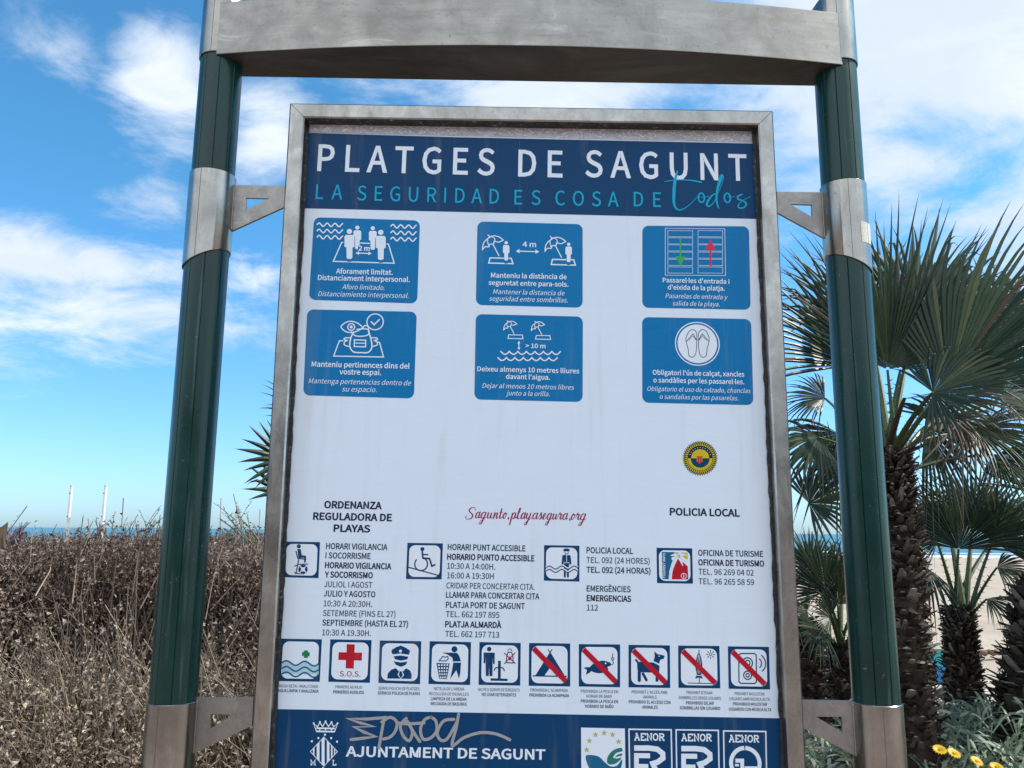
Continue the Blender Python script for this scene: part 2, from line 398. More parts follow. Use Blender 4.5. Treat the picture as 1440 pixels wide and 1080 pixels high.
def font(*names):
    for nm in names:
        try:
            p = os.path.join(bpy.utils.resource_path('LOCAL'), 'datafiles', 'fonts', nm)
            if os.path.exists(p): return bpy.data.fonts.load(p, check_existing=True)
        except Exception: pass
    return None
F_SANS = font('Noto Sans CJK Regular.woff2', 'NotoSansHebrew-Regular.woff2')
BK = 1.0
_tc = {}
def glyphs(s, bold=0.0, shear=0.0, space=1.0):
    key = (s, bold, shear, space)
    if key in _tc: return _tc[key]
    cu = bpy.data.curves.new('t', 'FONT'); cu.body = s; cu.size = 1; cu.offset = (bold * 1.4 + .007) * BK; cu.shear = shear; cu.space_character = space; cu.resolution_u = 3
    if F_SANS: cu.font = F_SANS
    o = bpy.data.objects.new('t', cu); COL.objects.link(o)
    bpy.context.view_layer.update()
    me = bpy.data.meshes.new_from_object(o.evaluated_get(bpy.context.evaluated_depsgraph_get()))
    v = np.empty(len(me.vertices) * 3); me.vertices.foreach_get('co', v); v = v.reshape(-1, 3)[:, :2]
    f = [tuple(p.vertices) for p in me.polygons]
    bpy.data.objects.remove(o); bpy.data.curves.remove(cu); bpy.data.meshes.remove(me)
    _tc[key] = (v, f); return v, f
CAPH = float(np.ptp(glyphs('H')[0][:, 1])); BK = CAPH / .72

class Art:
    def __init__(self): self.v = []; self.f = []; self.mi = []; self.mats = []
    def mat(self, m):
        if m not in self.mats: self.mats.append(m)
        return self.mats.index(m)
    def raw(self, P2, fs, m, lay):
        b = len(self.v); k = self.mat(m)
        for p in P2: self.v.append((p[0], -PD - lay * LAY, p[1]))
        for f in fs:
            a = 0
            for i in range(len(f)):
                p, q = P2[f[i]], P2[f[(i + 1) % len(f)]]; a += p[0] * q[1] - p[1] * q[0]
            f = tuple(b + i for i in f)
            self.f.append(f if a > 0 else f[::-1]); self.mi.append(k)
    def poly(self, pts, m, lay=1, holes=()):
        loops = [list(pts)] + [list(h) for h in holes]
        tri = tessellate_polygon([[Vector((p[0], p[1], 0)) for p in l] for l in loops])
        self.raw([p for l in loops for p in l], [tuple(t) for t in tri], m, lay)
    def stroke(self, pts, w, m, lay=2, closed=False, cap=True):
        P = [Vector((p[0], p[1])) for p in pts]; n = len(P)
        ws = list(w) if hasattr(w, '__len__') else [w] * n
        L = []; Rr = []
        for i in range(n):
            if closed: a, b = P[(i - 1) % n], P[(i + 1) % n]
            else: a, b = P[max(i - 1, 0)], P[min(i + 1, n - 1)]
            d1 = (P[i] - a); d2 = (b - P[i])
            d1 = d1.normalized() if d1.length > 1e-9 else d2.normalized(); d2 = d2.normalized() if d2.length > 1e-9 else d1
            t = d1 + d2
            t = t.normalized() if t.length > 1e-6 else d1
            nn = Vector((-t.y, t.x)); k = 1 / max(.5, abs(nn.dot(Vector((-d1.y, d1.x)))))
            L.append(P[i] + nn * ws[i] / 2 * k); Rr.append(P[i] - nn * ws[i] / 2 * k)
        V = L + Rr; fs = []
        for i in range(n if closed else n - 1): j = (i + 1) % n; fs.append((i, j, n + j, n + i))
        self.raw(V, fs, m, lay)
        if cap and not closed:
            for i in (0, n - 1): self.disc(P[i], ws[i] / 2, m, lay + .07, 10)
    def disc(self, c, r, m, lay=2, n=28, ry=None):
        ry = ry or r
        self.raw([(c[0] + r * math.cos(2 * math.pi * k / n), c[1] + ry * math.sin(2 * math.pi * k / n)) for k in range(n)], [tuple(range(n))], m, lay)
    def ring(self, c, r, w, m, lay=2, n=36, a0=0, a1=360, ry=None):
        ry = ry or r
        pts = [(c[0] + r * math.cos(R_(a0 + (a1 - a0) * k / n)), c[1] + ry * math.sin(R_(a0 + (a1 - a0) * k / n))) for k in range(n + (0 if abs(a1 - a0) >= 360 else 1))]
        self.stroke(pts, w, m, lay, closed=abs(a1 - a0) >= 360, cap=False)
    def rquad(self, TL, TR, BR, BL, r, m, lay=1, inset=0, hole=None):
        TL, TR, BR, BL = [Vector(p) for p in (TL, TR, BR, BL)]
        w = ((TR - TL).length + (BR - BL).length) / 2; h = ((BL - TL).length + (BR - TR).length) / 2
        out = []
        for cx, cy, a0 in ((w - inset - r, inset + r, -90), (w - inset - r, h - inset - r, 0), (inset + r, h - inset - r, 90), (inset + r, inset + r, 180)):
            for k in range(7):
                a = R_(a0 + 15 * k) if r > 0 else R_(a0)
                s = (cx + r * math.cos(a)) / w; t = (cy + r * math.sin(a)) / h
                out.append((TL * (1 - s) + TR * s) * (1 - t) + (BL * (1 - s) + BR * s) * t)
                if r <= 0: break
        if m: self.poly(out, m, lay)
        return out
    def text(self, s, z, x0, x1, yb, cap, m, lay=3, bold=0.0, shear=0.0, track=None, rot=0.0):
        """baseline middle at zoom row yb, from x0 to x1, capitals 'cap' rows tall; track = fixed glyph width ratio (letter spacing fills the rest)"""
        xc = (x0 + x1) / 2
        if rot: A, B = z(x0, yb), z(x1, yb); A, B = Vector(A), Vector(B)
        else: A, B = Vector(z(x0, yb)), Vector(z(x1, yb))
        C = Vector(z(xc, yb)); w = (B - A).length; h = (Vector(z(xc, yb - cap)) - C).length
        sy = h / CAPH; sp = 1.0
        if track:
            v1, _ = glyphs(s, bold, shear, 1.0); v2, _ = glyphs(s, bold, shear, 1.5)
            w1, w2 = np.ptp(v1[:, 0]), np.ptp(v2[:, 0]); want = w / (sy * track)
            sp = round(1 + .5 * (want - w1) / max(w2 - w1, 1e-6), 3)
        dots = []
        if '·' in s:                                             # the raised Catalan dot is set by hand
            vp, _ = glyphs(s[:s.index('·')], bold, shear, sp); s = s.replace('·', ' '); dots.append(vp[:, 0].max() + .055)
        v, f = glyphs(s, bold, shear, sp)
        x_0, x_1 = v[:, 0].min(), v[:, 0].max(); sx = w / (x_1 - x_0)
        v2, f2 = glyphs(s, -.005, shear, sp)                    # plain-weight core keeps every stem solid
        f = list(f) + [tuple(i + len(v) for i in t_) for t_ in f2]; nv = len(v); v = np.concatenate([v, v2])
        q = np.stack([(v[:, 0] - (x_0 + x_1) / 2) * sx, v[:, 1] * sy], 1)
        an = PHI + rot; c_, s_ = math.cos(an), math.sin(an)
        P = [(C.x + a * c_ - b * s_, C.y + a * s_ + b * c_) for a, b in q]
        f1 = [t_ for t_ in f if t_[0] < nv]; self.raw(P[:nv], f1, m, lay); self.raw(P[nv:], [tuple(i - nv for i in t_) for t_ in f if t_[0] >= nv], m, lay + .12)
        for xd in dots:
            a, bb = (xd - (x_0 + x_1) / 2) * sx, CAPH * .42 * sy
            self.disc((C.x + a * c_ - bb * s_, C.y + a * s_ + bb * c_), h * .10, m, lay, 10)
    def build(self, name, parent=None):
        me = bpy.data.meshes.new(name); me.from_pydata(self.v, [], self.f)
        for m in self.mats: me.materials.append(M[m])
        me.polygons.foreach_set('material_index', self.mi); me.update()
        o = bpy.data.objects.new(name, me); COL.objects.link(o); o.parent = parent or poster
        return o

def cat(pts, n=6, closed=False):
    """smooth curve through points (each may carry a width as third value)"""
    P = [tuple(p) for p in pts]; N = len(P); out = []
    for i in range(N if closed else N - 1):
        g = (lambda k: P[k % N]) if closed else (lambda k: P[min(max(k, 0), N - 1)])
        p0, p1, p2, p3 = g(i - 1), g(i), g(i + 1), g(i + 2)
        for k in range(n):
            t = k / n
            out.append(tuple(.5 * (2 * b + (c - a) * t + (2 * a - 5 * b + 4 * c - d) * t * t + (3 * b - a - 3 * c + d) * t ** 3) for a, b, c, d in zip(p0, p1, p2, p3)))
    if not closed: out.append(P[-1])
    return out
class Zd:
    """drawing in the coordinates of one enlarged view: pts in view pixels, widths in view pixels"""
    def __init__(s, art, z): s.a = art; s.z = z
    def k(s, p): return (Vector(s.z(p[0] + 10, p[1])) - Vector(s.z(p[0], p[1]))).length / 10
    def P(s, pts): return [s.z(p[0], p[1]) for p in pts]
    def poly(s, pts, m, lay=2, holes=()): s.a.poly(s.P(pts), m, lay, [s.P(h) for h in holes])
    def st(s, pts, w, m, lay=2, closed=False, cap=True, smooth=0):
        if smooth: pts = cat(pts, smooth, closed)
        kk = s.k(pts[0])
        ws = [p[2] * kk for p in pts] if len(pts[0]) > 2 else w * kk
        s.a.stroke(s.P(pts), ws, m, lay, closed, cap)
    def disc(s, x, y, r, m, lay=2, ry=None, n=28): kk = s.k((x, y)); s.a.disc(s.z(x, y), r * kk, m, lay, n, ry * kk if ry else None)
    def ring(s, x, y, r, w, m, lay=2, a0=0, a1=360, ry=None): kk = s.k((x, y)); s.a.ring(s.z(x, y), r * kk, w * kk, m, lay, 36, a0, a1, ry * kk if ry else None)
    def rq(s, TL, TR, BR, BL, r, m, lay=1, inset=0): kk = s.k(TL); return s.a.rquad(*s.P([TL, TR, BR, BL]), r * kk, m, lay, inset * kk)
    def t(s, txt, x0, x1, yb, cap, m, lay=3, **kw): s.a.text(txt, s.z, x0, x1, yb, cap, m, lay, **kw)
def wave(x0, x1, y, amp, cyc, n=10, slope=0.0, ph=0.0):
    N = int(cyc * n); return [(x0 + (x1 - x0) * i / N, y + slope * (x1 - x0) * i / N - amp * math.sin(2 * math.pi * (cyc * i / N) + ph)) for i in range(N + 1)]

# --- paper sheet (its edges are a little uneven) and the two printed bands
a = Art()
left = [(434, 187), (427, 293), (418, 440), (407, 620), (401, 760), (393, 900), (387, 985), (381, 1080), (377, 1150)]
right = [(1063, 201), (1066, 308), (1073, 440), (1081, 560), (1086, 690), (1090, 800), (1094.5, 930), (1097, 1010), (1100, 1080), (1103, 1160)]
a.poly([pz(*p) for p in left] + [pz(*p) for p in right[::-1]], 'paper', .5)
sheet = a.build('paper_sheet')
a = Art()
a.poly([pz(*p) for p in [(434, 187), (640, 193), (850, 197.5), (1063, 202), (1065.5, 308), (747, 300.5), (427.3, 293)]], 'navy', 1.4)
d = Zd(a, ZP)
for s, x0, x1, yb, tr in (('PLATGES', 446, 695.8, 243, .86), ('DE', 728.5, 791, 248.3, .86), ('SAGUNT', 823, 1050.6, 251.2, .86)): d.t(s, x0, x1, yb, 38, 'white', 2.6, track=tr, bold=.006)
for s, x0, x1, yb in (('LA', 443.7, 481.2, 280.3), ('SEGURIDAD', 502.2, 701.7, 284.2), ('ES', 723.3, 760, 288), ('COSA', 780.8, 869.9, 289.7), ('DE', 891.2, 929.5, 290.8)): d.t(s, x0, x1, yb, 21.5, 'cyan', 2.6, track=.84, bold=-.002)
d = Zd(a, ZT)
T_ = 'cyan'
d.st([(312, 205, 22), (290, 280, 36), (270, 400, 42), (264, 520, 42), (264, 620, 36), (285, 690, 26), (340, 725, 18), (425, 692, 12), (520, 610, 9), (585, 540, 9)], 1, T_, 3.2, smooth=6)
d.st([(135, 342, 10), (250, 326, 13), (350, 318, 14), (460, 322, 16), (560, 335, 20), (632, 352, 22)], 1, T_, 3.4, smooth=5)
d.ring(635, 560, 40, 22, T_, 3.3, ry=66); d.st([(590, 545, 9), (640, 555, 8), (690, 550, 8), (735, 538, 8)], 1, T_, 3.6, smooth=5)
d.st([(850, 505, 12), (790, 520, 18), (735, 585, 26), (708, 650, 28), (740, 675, 20), (800, 625, 12), (845, 545, 10)], 1, T_, 3.3, smooth=6)
d.st([(912, 262, 44), (885, 330, 46), (858, 420, 34), (842, 500, 28), (840, 580, 26), (850, 650, 24), (868, 700, 16)], 1, T_, 3.5, smooth=6)
d.st([(936, 275, 10), (925, 330, 9), (890, 430, 8), (850, 525, 8)], 1, T_, 3.7, smooth=5)
d.ring(985, 562, 40, 22, T_, 3.3, ry=66); d.st([(985, 545, 7), (1030, 555, 8), (1085, 543, 8)], 1, T_, 3.6, smooth=5)
d.st([(1178, 515, 24), (1125, 545, 24), (1135, 580, 24), (1205, 605, 26), (1240, 640, 26), (1215, 688, 22), (1160, 700, 22), (1130, 675, 18), (1160, 625, 10), (1225, 580, 9), (1300, 545, 8)], 1, T_, 3.3, smooth=6)
a.build('header_band')

# --- six guidance tiles
TILES = {1: (Z3, (155, 58), (710, 75), (695, 510), (128, 490), 34), 2: (Z4, (72, 72), (567, 85), (567, 478), (64, 465), 30), 3: (Z4, (848, 92), (1350, 95), (1358, 488), (848, 478), 30),
         4: (Z3, (120, 540), (693, 553), (678, 1007), (98, 990), 34), 5: (Z4, (64, 508), (568, 520), (567, 922), (57, 910), 30), 6: (Z4, (847, 522), (1360, 532), (1371, 937), (848, 925), 30)}
TXT = {1: [('Aforament limitat.', 270, 567, 356, 27, 1), ('Distanciament interpersonal.', 175, 657, 392, 27, 1), ('Aforo limitado.', 302, 524, 437, 26, 0), ('Distanciamiento interpersonal.', 176, 650, 476, 26, 0)],
       2: [('Manteniu la distància de', 135, 492, 340, 23, 1), ('seguretat entre para-sols.', 124, 500, 375, 23, 1), ('Mantener la distancia de', 145, 482, 417, 23, 0), ('seguridad entre sombrillas.', 127, 497, 450, 23, 0)],
       3: [("Passarel·les d'entrada i", 944, 1258, 362, 22, 1), ("d'eixida de la platja.", 968, 1236, 395, 22, 1), ('Pasarelas de entrada y', 957, 1250, 436, 22, 0), ('salida de la playa.', 990, 1212, 470, 22, 0)],
       4: [('Manteniu pertinences dins del', 142, 656, 845, 28, 1), ('vostre espai.', 288, 507, 882, 28, 1), ('Mantenga pertenencias dentro de', 126, 663, 933, 27, 0), ('su espacio.', 302, 483, 972, 27, 0)],
       5: [('Deixeu almenys 10 metres lliures', 71, 551, 782, 23, 1), ("davant l'aigua.", 206, 413, 815, 23, 1), ('Dejar al menos 10 metros libres', 94, 527, 860, 23, 0), ('junto a la orilla.', 205, 412, 893, 23, 0)],
       6: [("Obligatori l'ús de calçat, xancles", 897, 1328, 798, 23, 1), ('o sandàlies per les passarel·les.', 900, 1328, 834, 23, 1), ('Obligatorio el uso de calzado, chanclas', 872, 1358, 875, 22, 0), ('o sandalias por las pasarelas.', 930, 1300, 911, 22, 0)]}
LB = {1: 'blue tile with bathers two metres apart', 2: 'blue tile with two parasols and a four metre arrow', 3: 'blue tile with walkway slats and green and red arrows', 4: 'blue tile with an eye and a backpack', 5: 'blue tile with parasols above waves', 6: 'blue tile with flip-flops in a white circle'}
def person(d, x, y, s, m='white', lay=3):
    d.disc(x, y, 14 * s, m, lay)
    d.poly([(x - 18 * s, y + 18 * s), (x + 18 * s, y + 18 * s), (x + 26 * s, y + 27 * s), (x + 26 * s, y + 80 * s), (x + 16 * s, y + 84 * s), (x + 15 * s, y + 138 * s), (x + 8 * s, y + 144 * s), (x - 8 * s, y + 144 * s), (x - 15 * s, y + 138 * s), (x - 16 * s, y + 84 * s), (x - 26 * s, y + 80 * s), (x - 26 * s, y + 27 * s)], m, lay)
def arrow(d, x0, y0, x1, y1, w, h, m='white', lay=3, both=True):
    v = Vector((x1 - x0, y1 - y0)).normalized(); n = Vector((-v.y, v.x))
    d.st([(x0 + v.x * h * .8 * both, y0 + v.y * h * .8 * both), (x1 - v.x * h * .8, y1 - v.y * h * .8)], w, m, lay, cap=False)
    for (x, y, s) in ((x1, y1, 1), (x0, y0, -1)):
        if s < 0 and not both: continue
        b = Vector((x, y)) - v * h * s
        d.poly([(x, y), tuple(b + n * h * .55), tuple(b - n * h * .55)], m, lay + .05)
def parasol(d, ox, oy, s, w=5):
    q = lambda pts: [(ox + x * s, oy + y * s) for x, y in pts]
    d.st(q(cat([(0, 67), (8, 30), (45, 2), (75, 4), (99, 20)], 5)), w, 'white', 3)
    d.st(q(cat([(0, 67), (12, 52), (30, 52), (34, 40), (52, 38), (56, 26), (76, 30), (99, 20)], 4)), w, 'white', 3.1)
    d.st(q(cat([(34, 2), (24, 20), (30, 50)], 4)), w * .8, 'white', 3.2); d.st(q(cat([(40, 2), (58, 14), (56, 30)], 4)), w * .8, 'white', 3.3); d.st(q([(26, -4), (38, 6)]), w, 'white', 3.4)
    d.st(q([(50, 40), (78, 94)]), w, 'white', 3.5)
for k, (z, TL, TR, BR, BL, r) in TILES.items():
    a = Art(); d = Zd(a, z)
    d.rq(TL, TR, BR, BL, r, 'tile', 1.5)
    for s, x0, x1, yb, cap, b in TXT[k]: d.t(s, x0, x1, yb, cap, 'white', 3, bold=.009 if b else -.004, shear=0 if b else .22)
    if k == 1:
        for x0, x1, ys, dy in ((172, 305, (95, 128, 160), 3), (558, 690, (103, 137, 170), 4)):
            for y in ys: d.st(wave(x0, x1, y + 2, 9, 3.2, 9, dy / 130), 7, 'white', 3)
        d.st([(306, 190), (300, 190), (256, 289), (575, 299), (545, 199), (534, 198)], 6, 'white', 2.5); d.st([(395, 193), (445, 195)], 6, 'white', 2.5)
        for x, y, s in ((382, 113, .78), (463, 116, .78)): person(d, x, y, s + .12, 'tile', 3); person(d, x, y, s, 'white', 3.5)
        for x, y, s in ((341, 133, 1), (505, 138, 1)): person(d, x, y, s + .1, 'tile', 4); person(d, x, y, s, 'white', 4.5)
        d.poly([(386, 208), (448, 210), (448, 240), (386, 238)], 'tile', 4.7); d.t('2 m', 387, 447, 234, 26, 'white', 5, bold=.015); arrow(d, 373, 246, 458, 249, 6, 18, lay=5)
    if k == 4:
        d.ring(475, 606, 43, 6, 'white', 3); d.st([(455, 606), (470, 621), (497, 594)], 7, 'white', 3)
        d.st([(297, 632), (320, 610), (350, 603), (382, 612), (408, 636), (380, 655), (350, 662), (318, 655)], 6, 'white', 3, closed=True, smooth=4); d.ring(350, 633, 18, 6, 'white', 3); d.disc(350, 633, 8, 'white', 3)
        d.st([(305, 705), (288, 705), (258, 785), (519, 790), (498, 713), (487, 712)], 6, 'white', 2.6)
        d.poly([(358, 655), (440, 650), (460, 750), (440, 766), (365, 766), (342, 740)], 'tile', 2.9)
        d.st([(362, 660), (348, 690), (343, 735), (362, 763), (400, 767), (440, 765), (458, 738), (453, 695), (440, 655)], 7, 'white', 3.2, smooth=4)
        d.st([(352, 658), (370, 678), (410, 681), (440, 672), (441, 648), (418, 643), (380, 645)], 6, 'white', 3.3, smooth=4); d.st([(414, 642), (418, 627), (436, 628), (440, 643)], 6, 'white', 3.3, smooth=3)
        d.st([(367, 700), (426, 702), (425, 737), (366, 735)], 6, 'white', 3.3, closed=True); d.st([(372, 717), (420, 718)], 5, 'white', 3.3)
        for s in (1, -1):
            q = lambda pts: [(400 + s * (x - 400), y) for x, y in pts]
            d.st(q([(455, 690), (482, 690), (487, 700), (470, 703), (486, 712), (484, 728), (460, 735)]), 6, 'white', 3.3, smooth=3)
    if k == 2:
        for ox, oy in ((95, 140), (389, 147)):
            parasol(d, ox, oy, 1.0); x = ox + 112; y = oy + 33
            d.st([(ox + 36, oy + 104), (ox + 136, oy + 106), (ox + 144, oy + 131), (ox + 30, oy + 128)], 6, 'white', 2.8, closed=True)
            person(d, x, y, .68, 'tile', 3.0); person(d, x, y, .58, 'white', 3.6)
        d.t('4 m', 284, 348, 192, 25, 'white', 3, bold=.012); arrow(d, 252, 212, 363, 215, 5, 18)
    if k == 5:
        for ox, oy in ((195, 542), (325, 545)):
            parasol(d, ox, oy, .63, 4); d.st([(ox + 24, oy + 64), (ox + 88, oy + 65), (ox + 91, oy + 83), (ox + 20, oy + 81)], 4, 'white', 3, closed=True)
        arrow(d, 267, 634, 267, 678, 4.5, 13); d.t('> 10 m', 298, 392, 668, 21, 'white', 3, bold=.012)
        for x0, x1, y in ((182, 462, 684), (168, 448, 713)):
            n = 7; pts = []
            for i in range(n * 6 + 1): t = i / 6; pts.append((x0 + (x1 - x0) * i / (n * 6), y + .02 * i + 14 * abs(math.sin(math.pi * t))))
            d.st(pts, 6, 'white', 3)
    if k == 3:
        d.st([(956, 104), (1236, 107), (1240, 327), (956, 325)], 2.2, 'white', 2.6, closed=True)
        for i, y in enumerate((115, 149, 182, 216, 250, 286)):
            for x0, x1 in ((968, 1085), (1110, 1226)): d.st([(x0, y), (x1, y + 1), (x1, y + 30), (x0, y + 29)], 1.8, 'white', 2.6, closed=True)
        d.st([(1027, 155), (1027, 245)], 8, 'arrowgreen', 3.4, cap=False); d.poly([(1003, 236), (1052, 238), (1027, 284)], 'arrowgreen', 3.5)
        d.st([(1170, 285), (1168, 195)], 8, 'arrowred', 3.4, cap=False); d.poly([(1144, 205), (1192, 206), (1168, 158)], 'arrowred', 3.5)
    if k == 6:
        d.ring(1107, 648, 103, 5, 'white', 2.8); d.disc(1107, 648, 93, 'white', 2.8, n=48)
        for s in (1, -1):
            q = lambda pts: [(1108 + s * (x - 1108), y) for x, y in pts]
            d.st(q([(1054, 620), (1068, 590), (1088, 582), (1103, 598), (1104, 640), (1100, 690), (1086, 711), (1068, 704), (1063, 670), (1056, 645)]), 3, 'navy', 3.5, closed=True, smooth=4)
            d.st(q([(1056, 636), (1072, 618), (1086, 602), (1094, 615), (1103, 632)]), 3, 'navy', 3.5, smooth=4); d.st(q([(1066, 632), (1086, 610), (1100, 630)]), 2, 'navy', 3.5)
    o = a.build('guidance_tile'); tag(o, LB[k])

# --- captions under the codes (the codes themselves are left out)
a = Art(); d = Zd(a, Z5)
for s, x0, x1, yb in (('ORDENANZA', 236, 580, 657), ('REGULADORA DE', 170, 640, 727), ('PLAYAS', 292, 510, 796)): d.t(s, x0, x1, yb, 43, 'ink', 2, bold=.020)
tag(a.build('caption'), 'dark caption naming the beach ordinance')
a = Art(); d = Zd(a, Z6); d.t('POLICIA LOCAL', 988, 1310, 541, 34, 'ink', 2, bold=.018); tag(a.build('caption'), 'dark caption naming the local police')
# handwritten web address
G = {'S': [[(.98, 1.0), (.85, 1.32), (.5, 1.35), (.25, 1.1), (.35, .8), (.7, .5), (.8, .15), (.55, -.12), (.15, -.12), (-.02, .15), (.12, .3)]],
     'a': [[(.75, .9), (.4, 1.0), (.1, .6), (.15, .1), (.45, .05), (.7, .5), (.8, .95), (.72, .4), (.8, .05), (1.0, .2)]],
     'g': [[(.75, .9), (.4, 1.0), (.1, .6), (.15, .1), (.45, .05), (.7, .5), (.8, .95), (.6, 0), (.4, -.8), (.1, -1.0), (.05, -.7), (.5, -.2), (1.0, .2)]],
     'u': [[(.1, .9), (.08, .3), (.25, .02), (.5, .25), (.68, .9), (.66, .3), (.8, .02), (1.0, .2)]],
     'n': [[(.05, .8), (.15, .9), (.12, 0), (.3, .6), (.55, .95), (.68, .7), (.64, .2), (.8, .02), (1.0, .2)]],
     't': [[(.35, 1.6), (.25, .6), (.3, .1), (.55, .05), (1.0, .3)], [(.0, 1.0), (.8, 1.05)]],
     'o': [[(.5, .95), (.15, .7), (.12, .2), (.4, .02), (.7, .3), (.68, .8), (.45, .95), (.65, .75), (1.0, .8)]],
     '.': [[(.5, .16), (.5, -.06)]],
     'p': [[(.2, .9), (.15, 0), (.1, -1.0)], [(.2, .5), (.5, 1.0), (.75, .8), (.7, .2), (.4, .02), (.25, .2)], [(.7, .3), (1.0, .15)]],
     'l': [[(.0, .2), (.5, 1.1), (.6, 1.7), (.4, 1.7), (.25, .8), (.35, .1), (.6, .02), (1.0, .2)]],
     'y': [[(.1, .9), (.08, .3), (.25, .05), (.5, .3), (.7, .9), (.5, -.1), (.3, -.9), (.05, -1.0), (.05, -.7), (.5, -.2), (1.0, .2)]],
     's': [[(.0, .2), (.45, 1.05), (.55, .8), (.75, .3), (.5, .02), (.15, .1)], [(.6, .1), (1.0, .2)]],
     'e': [[(.0, .3), (.5, .5), (.65, .85), (.4, .98), (.15, .6), (.2, .1), (.5, .02), (1.0, .3)]],
     'r': [[(.0, .3), (.25, 1.05), (.35, .85), (.7, .9), (.6, .3), (.75, .02), (1.0, .2)]]}
a = Art(); d = Zd(a, ZW)
xs = [('S', 105, 208), ('a', 203, 262), ('g', 255, 328), ('u', 322, 388), ('n', 385, 447), ('t', 443, 486), ('o', 482, 532), ('.', 536, 556), ('p', 562, 628), ('l', 618, 672), ('a', 664, 722), ('y', 715, 786), ('a', 780, 848), ('s', 842, 890), ('e', 884, 934), ('g', 926, 990), ('u', 984, 1044), ('r', 1038, 1090), ('a', 1084, 1150), ('.', 1156, 1176), ('o', 1172, 1224), ('r', 1218, 1268), ('g', 1262, 1336)]
for i, (ch, x0, x1) in enumerate(xs):
    yb = 277 + (x0 - 105) / 1230 * 20; h = 62 if ch != 'S' else 78
    for j, stq in enumerate(G[ch]):
        pts = [(x0 + (x1 - x0) * (x * .82 + .06) + (y * h) * .22 - 6, yb - y * h * (1 if y >= 0 else .95)) for x, y in stq]
        pts = cat(pts, 5)
        ww = []
        for q in range(len(pts)):
            p, n2 = pts[max(q - 1, 0)], pts[min(q + 1, len(pts) - 1)]; dy = n2[1] - p[1]; L = math.hypot(n2[0] - p[0], dy) + 1e-6
            ww.append(5.2 + 8.0 * max(0, dy / L))
        d.st([(p[0], p[1], w) for p, w in zip(pts, ww)], 1, 'crimson', 2 + .013 * i + .3 * j)
tag(a.build('web_address'), 'crimson handwritten web address')
# police emblem
a = Art(); d = Zd(a, ZE)
N = 44; pts = []
for i in range(N * 2): an = math.pi * i / N; r = 336 if i % 2 == 0 else 300; pts.append((600 + r * math.cos(an), 600 + r * math.sin(an)))
d.poly(pts, 'ink', 2)
for i in range(N):
    an = 2 * math.pi * i / N; c_, s_ = math.cos(an), math.sin(an); w = 13
    d.poly([(600 + c_ * 240 - s_ * w, 600 + s_ * 240 + c_ * w), (600 + c_ * 240 + s_ * w, 600 + s_ * 240 - c_ * w), (600 + c_ * 315 + s_ * 4, 600 + s_ * 315 - c_ * 4), (600 + c_ * 315 - s_ * 4, 600 + s_ * 315 + c_ * 4)], 'yellow', 2.5)
d.disc(600, 600, 236, 'ink', 2.8, n=48)
arc = lambda r, a0, a1, n=20: [(600 + r * math.cos(R_(a0 + (a1 - a0) * i / n)), 600 + r * math.sin(R_(a0 + (a1 - a0) * i / n))) for i in range(n + 1)]
d.poly(arc(172, 180, 360), 'yellow', 3.2); d.poly(arc(232, 0, 180) + arc(180, 180, 0), 'yellow', 3.2); d.poly(arc(172, 2, 178), 'navy', 3.2)
for i, (x, m) in enumerate(((545, 'orange'), (568, 'red'), (590, 'orange'), (612, 'red'), (634, 'orange'))): d.poly([(x - 11, 560), (x + 11, 560), (x + 11, 670 + 30 * (1 - abs(i - 2) / 2)), (x - 11, 670 + 30 * (1 - abs(i - 2) / 2))], m, 3.6)
for i in range(11): an = R_(200 + 14 * i); d.disc(600 + 204 * math.cos(an), 600 + 204 * math.sin(an), 8, 'white', 3.2, n=8)
for i in range(9): an = R_(40 + 12.5 * i); d.disc(600 + 206 * math.cos(an), 600 + 206 * math.sin(an), 7, 'ink', 3.6, n=8)
tag(a.build('police_emblem'), 'round black and yellow police badge')

# --- service column: pictograms and notices
NB = [(Z7, 33, [('HORARI VIGILANCIA', 344, 681, 88, 1), ('I SOCORRISME', 341, 588, 138, 1), ('HORARIO VIGILANCIA', 338, 702, 193, 2), ('Y SOCORRISMO', 337, 600, 243, 2), ('JULIOL I AGOST', 334, 597, 296, 0), ('JULIO Y AGOSTO', 331, 614, 347, 1), ('10:30 A 20:30H.', 331, 597, 401, 0), ('SETEMBRE (FINS EL 27)', 327, 724, 455, 0), ('SEPTIEMBRE (HASTA EL 27)', 323, 793, 508, 1), ('10:30 A 19.30H.', 323, 590, 560, 0)]),
      (Z7, 33, [('HORARI PUNT ACCESIBLE', 1010, 1436, 94, 1), ('HORARIO PUNTO ACCESIBLE', 1007, 1485, 148, 2), ('10:30 A 14:00H.', 1007, 1270, 196, 0), ('16:00 A 19:30H', 1007, 1262, 248, 0), ('CRIDAR PER CONCERTAR CITA.', 1003, 1485, 305, 0), ('LLAMAR PARA CONCERTAR CITA', 1001, 1512, 356, 1), ('PLATJA PORT DE SAGUNT', 1000, 1432, 410, 1), ('TEL. 662 197 895', 1000, 1293, 460, 0), ('PLATJA ALMARDÀ', 996, 1304, 515, 2), ('TEL. 662 197 713', 996, 1292, 568, 0)]),
      (Z8, 32, [('POLICIA LOCAL', 359, 607, 107, 1), ('TEL. 092 (24 HORES)', 359, 696, 160, 0), ('TEL. 092 (24 HORAS)', 359, 700, 212, 1), ('EMERGÈNCIES', 360, 594, 311, 1), ('EMERGENCIAS', 360, 597, 362, 2), ('112', 361, 420, 411, 0)]),
      (Z8, 32, [('OFICINA DE TURISME', 954, 1300, 122, 1), ('OFICINA DE TURISMO', 955, 1306, 173, 2), ('TEL. 96 269 04 02', 956, 1250, 222, 0), ('TEL. 96 265 58 59', 957, 1252, 273, 0)])]
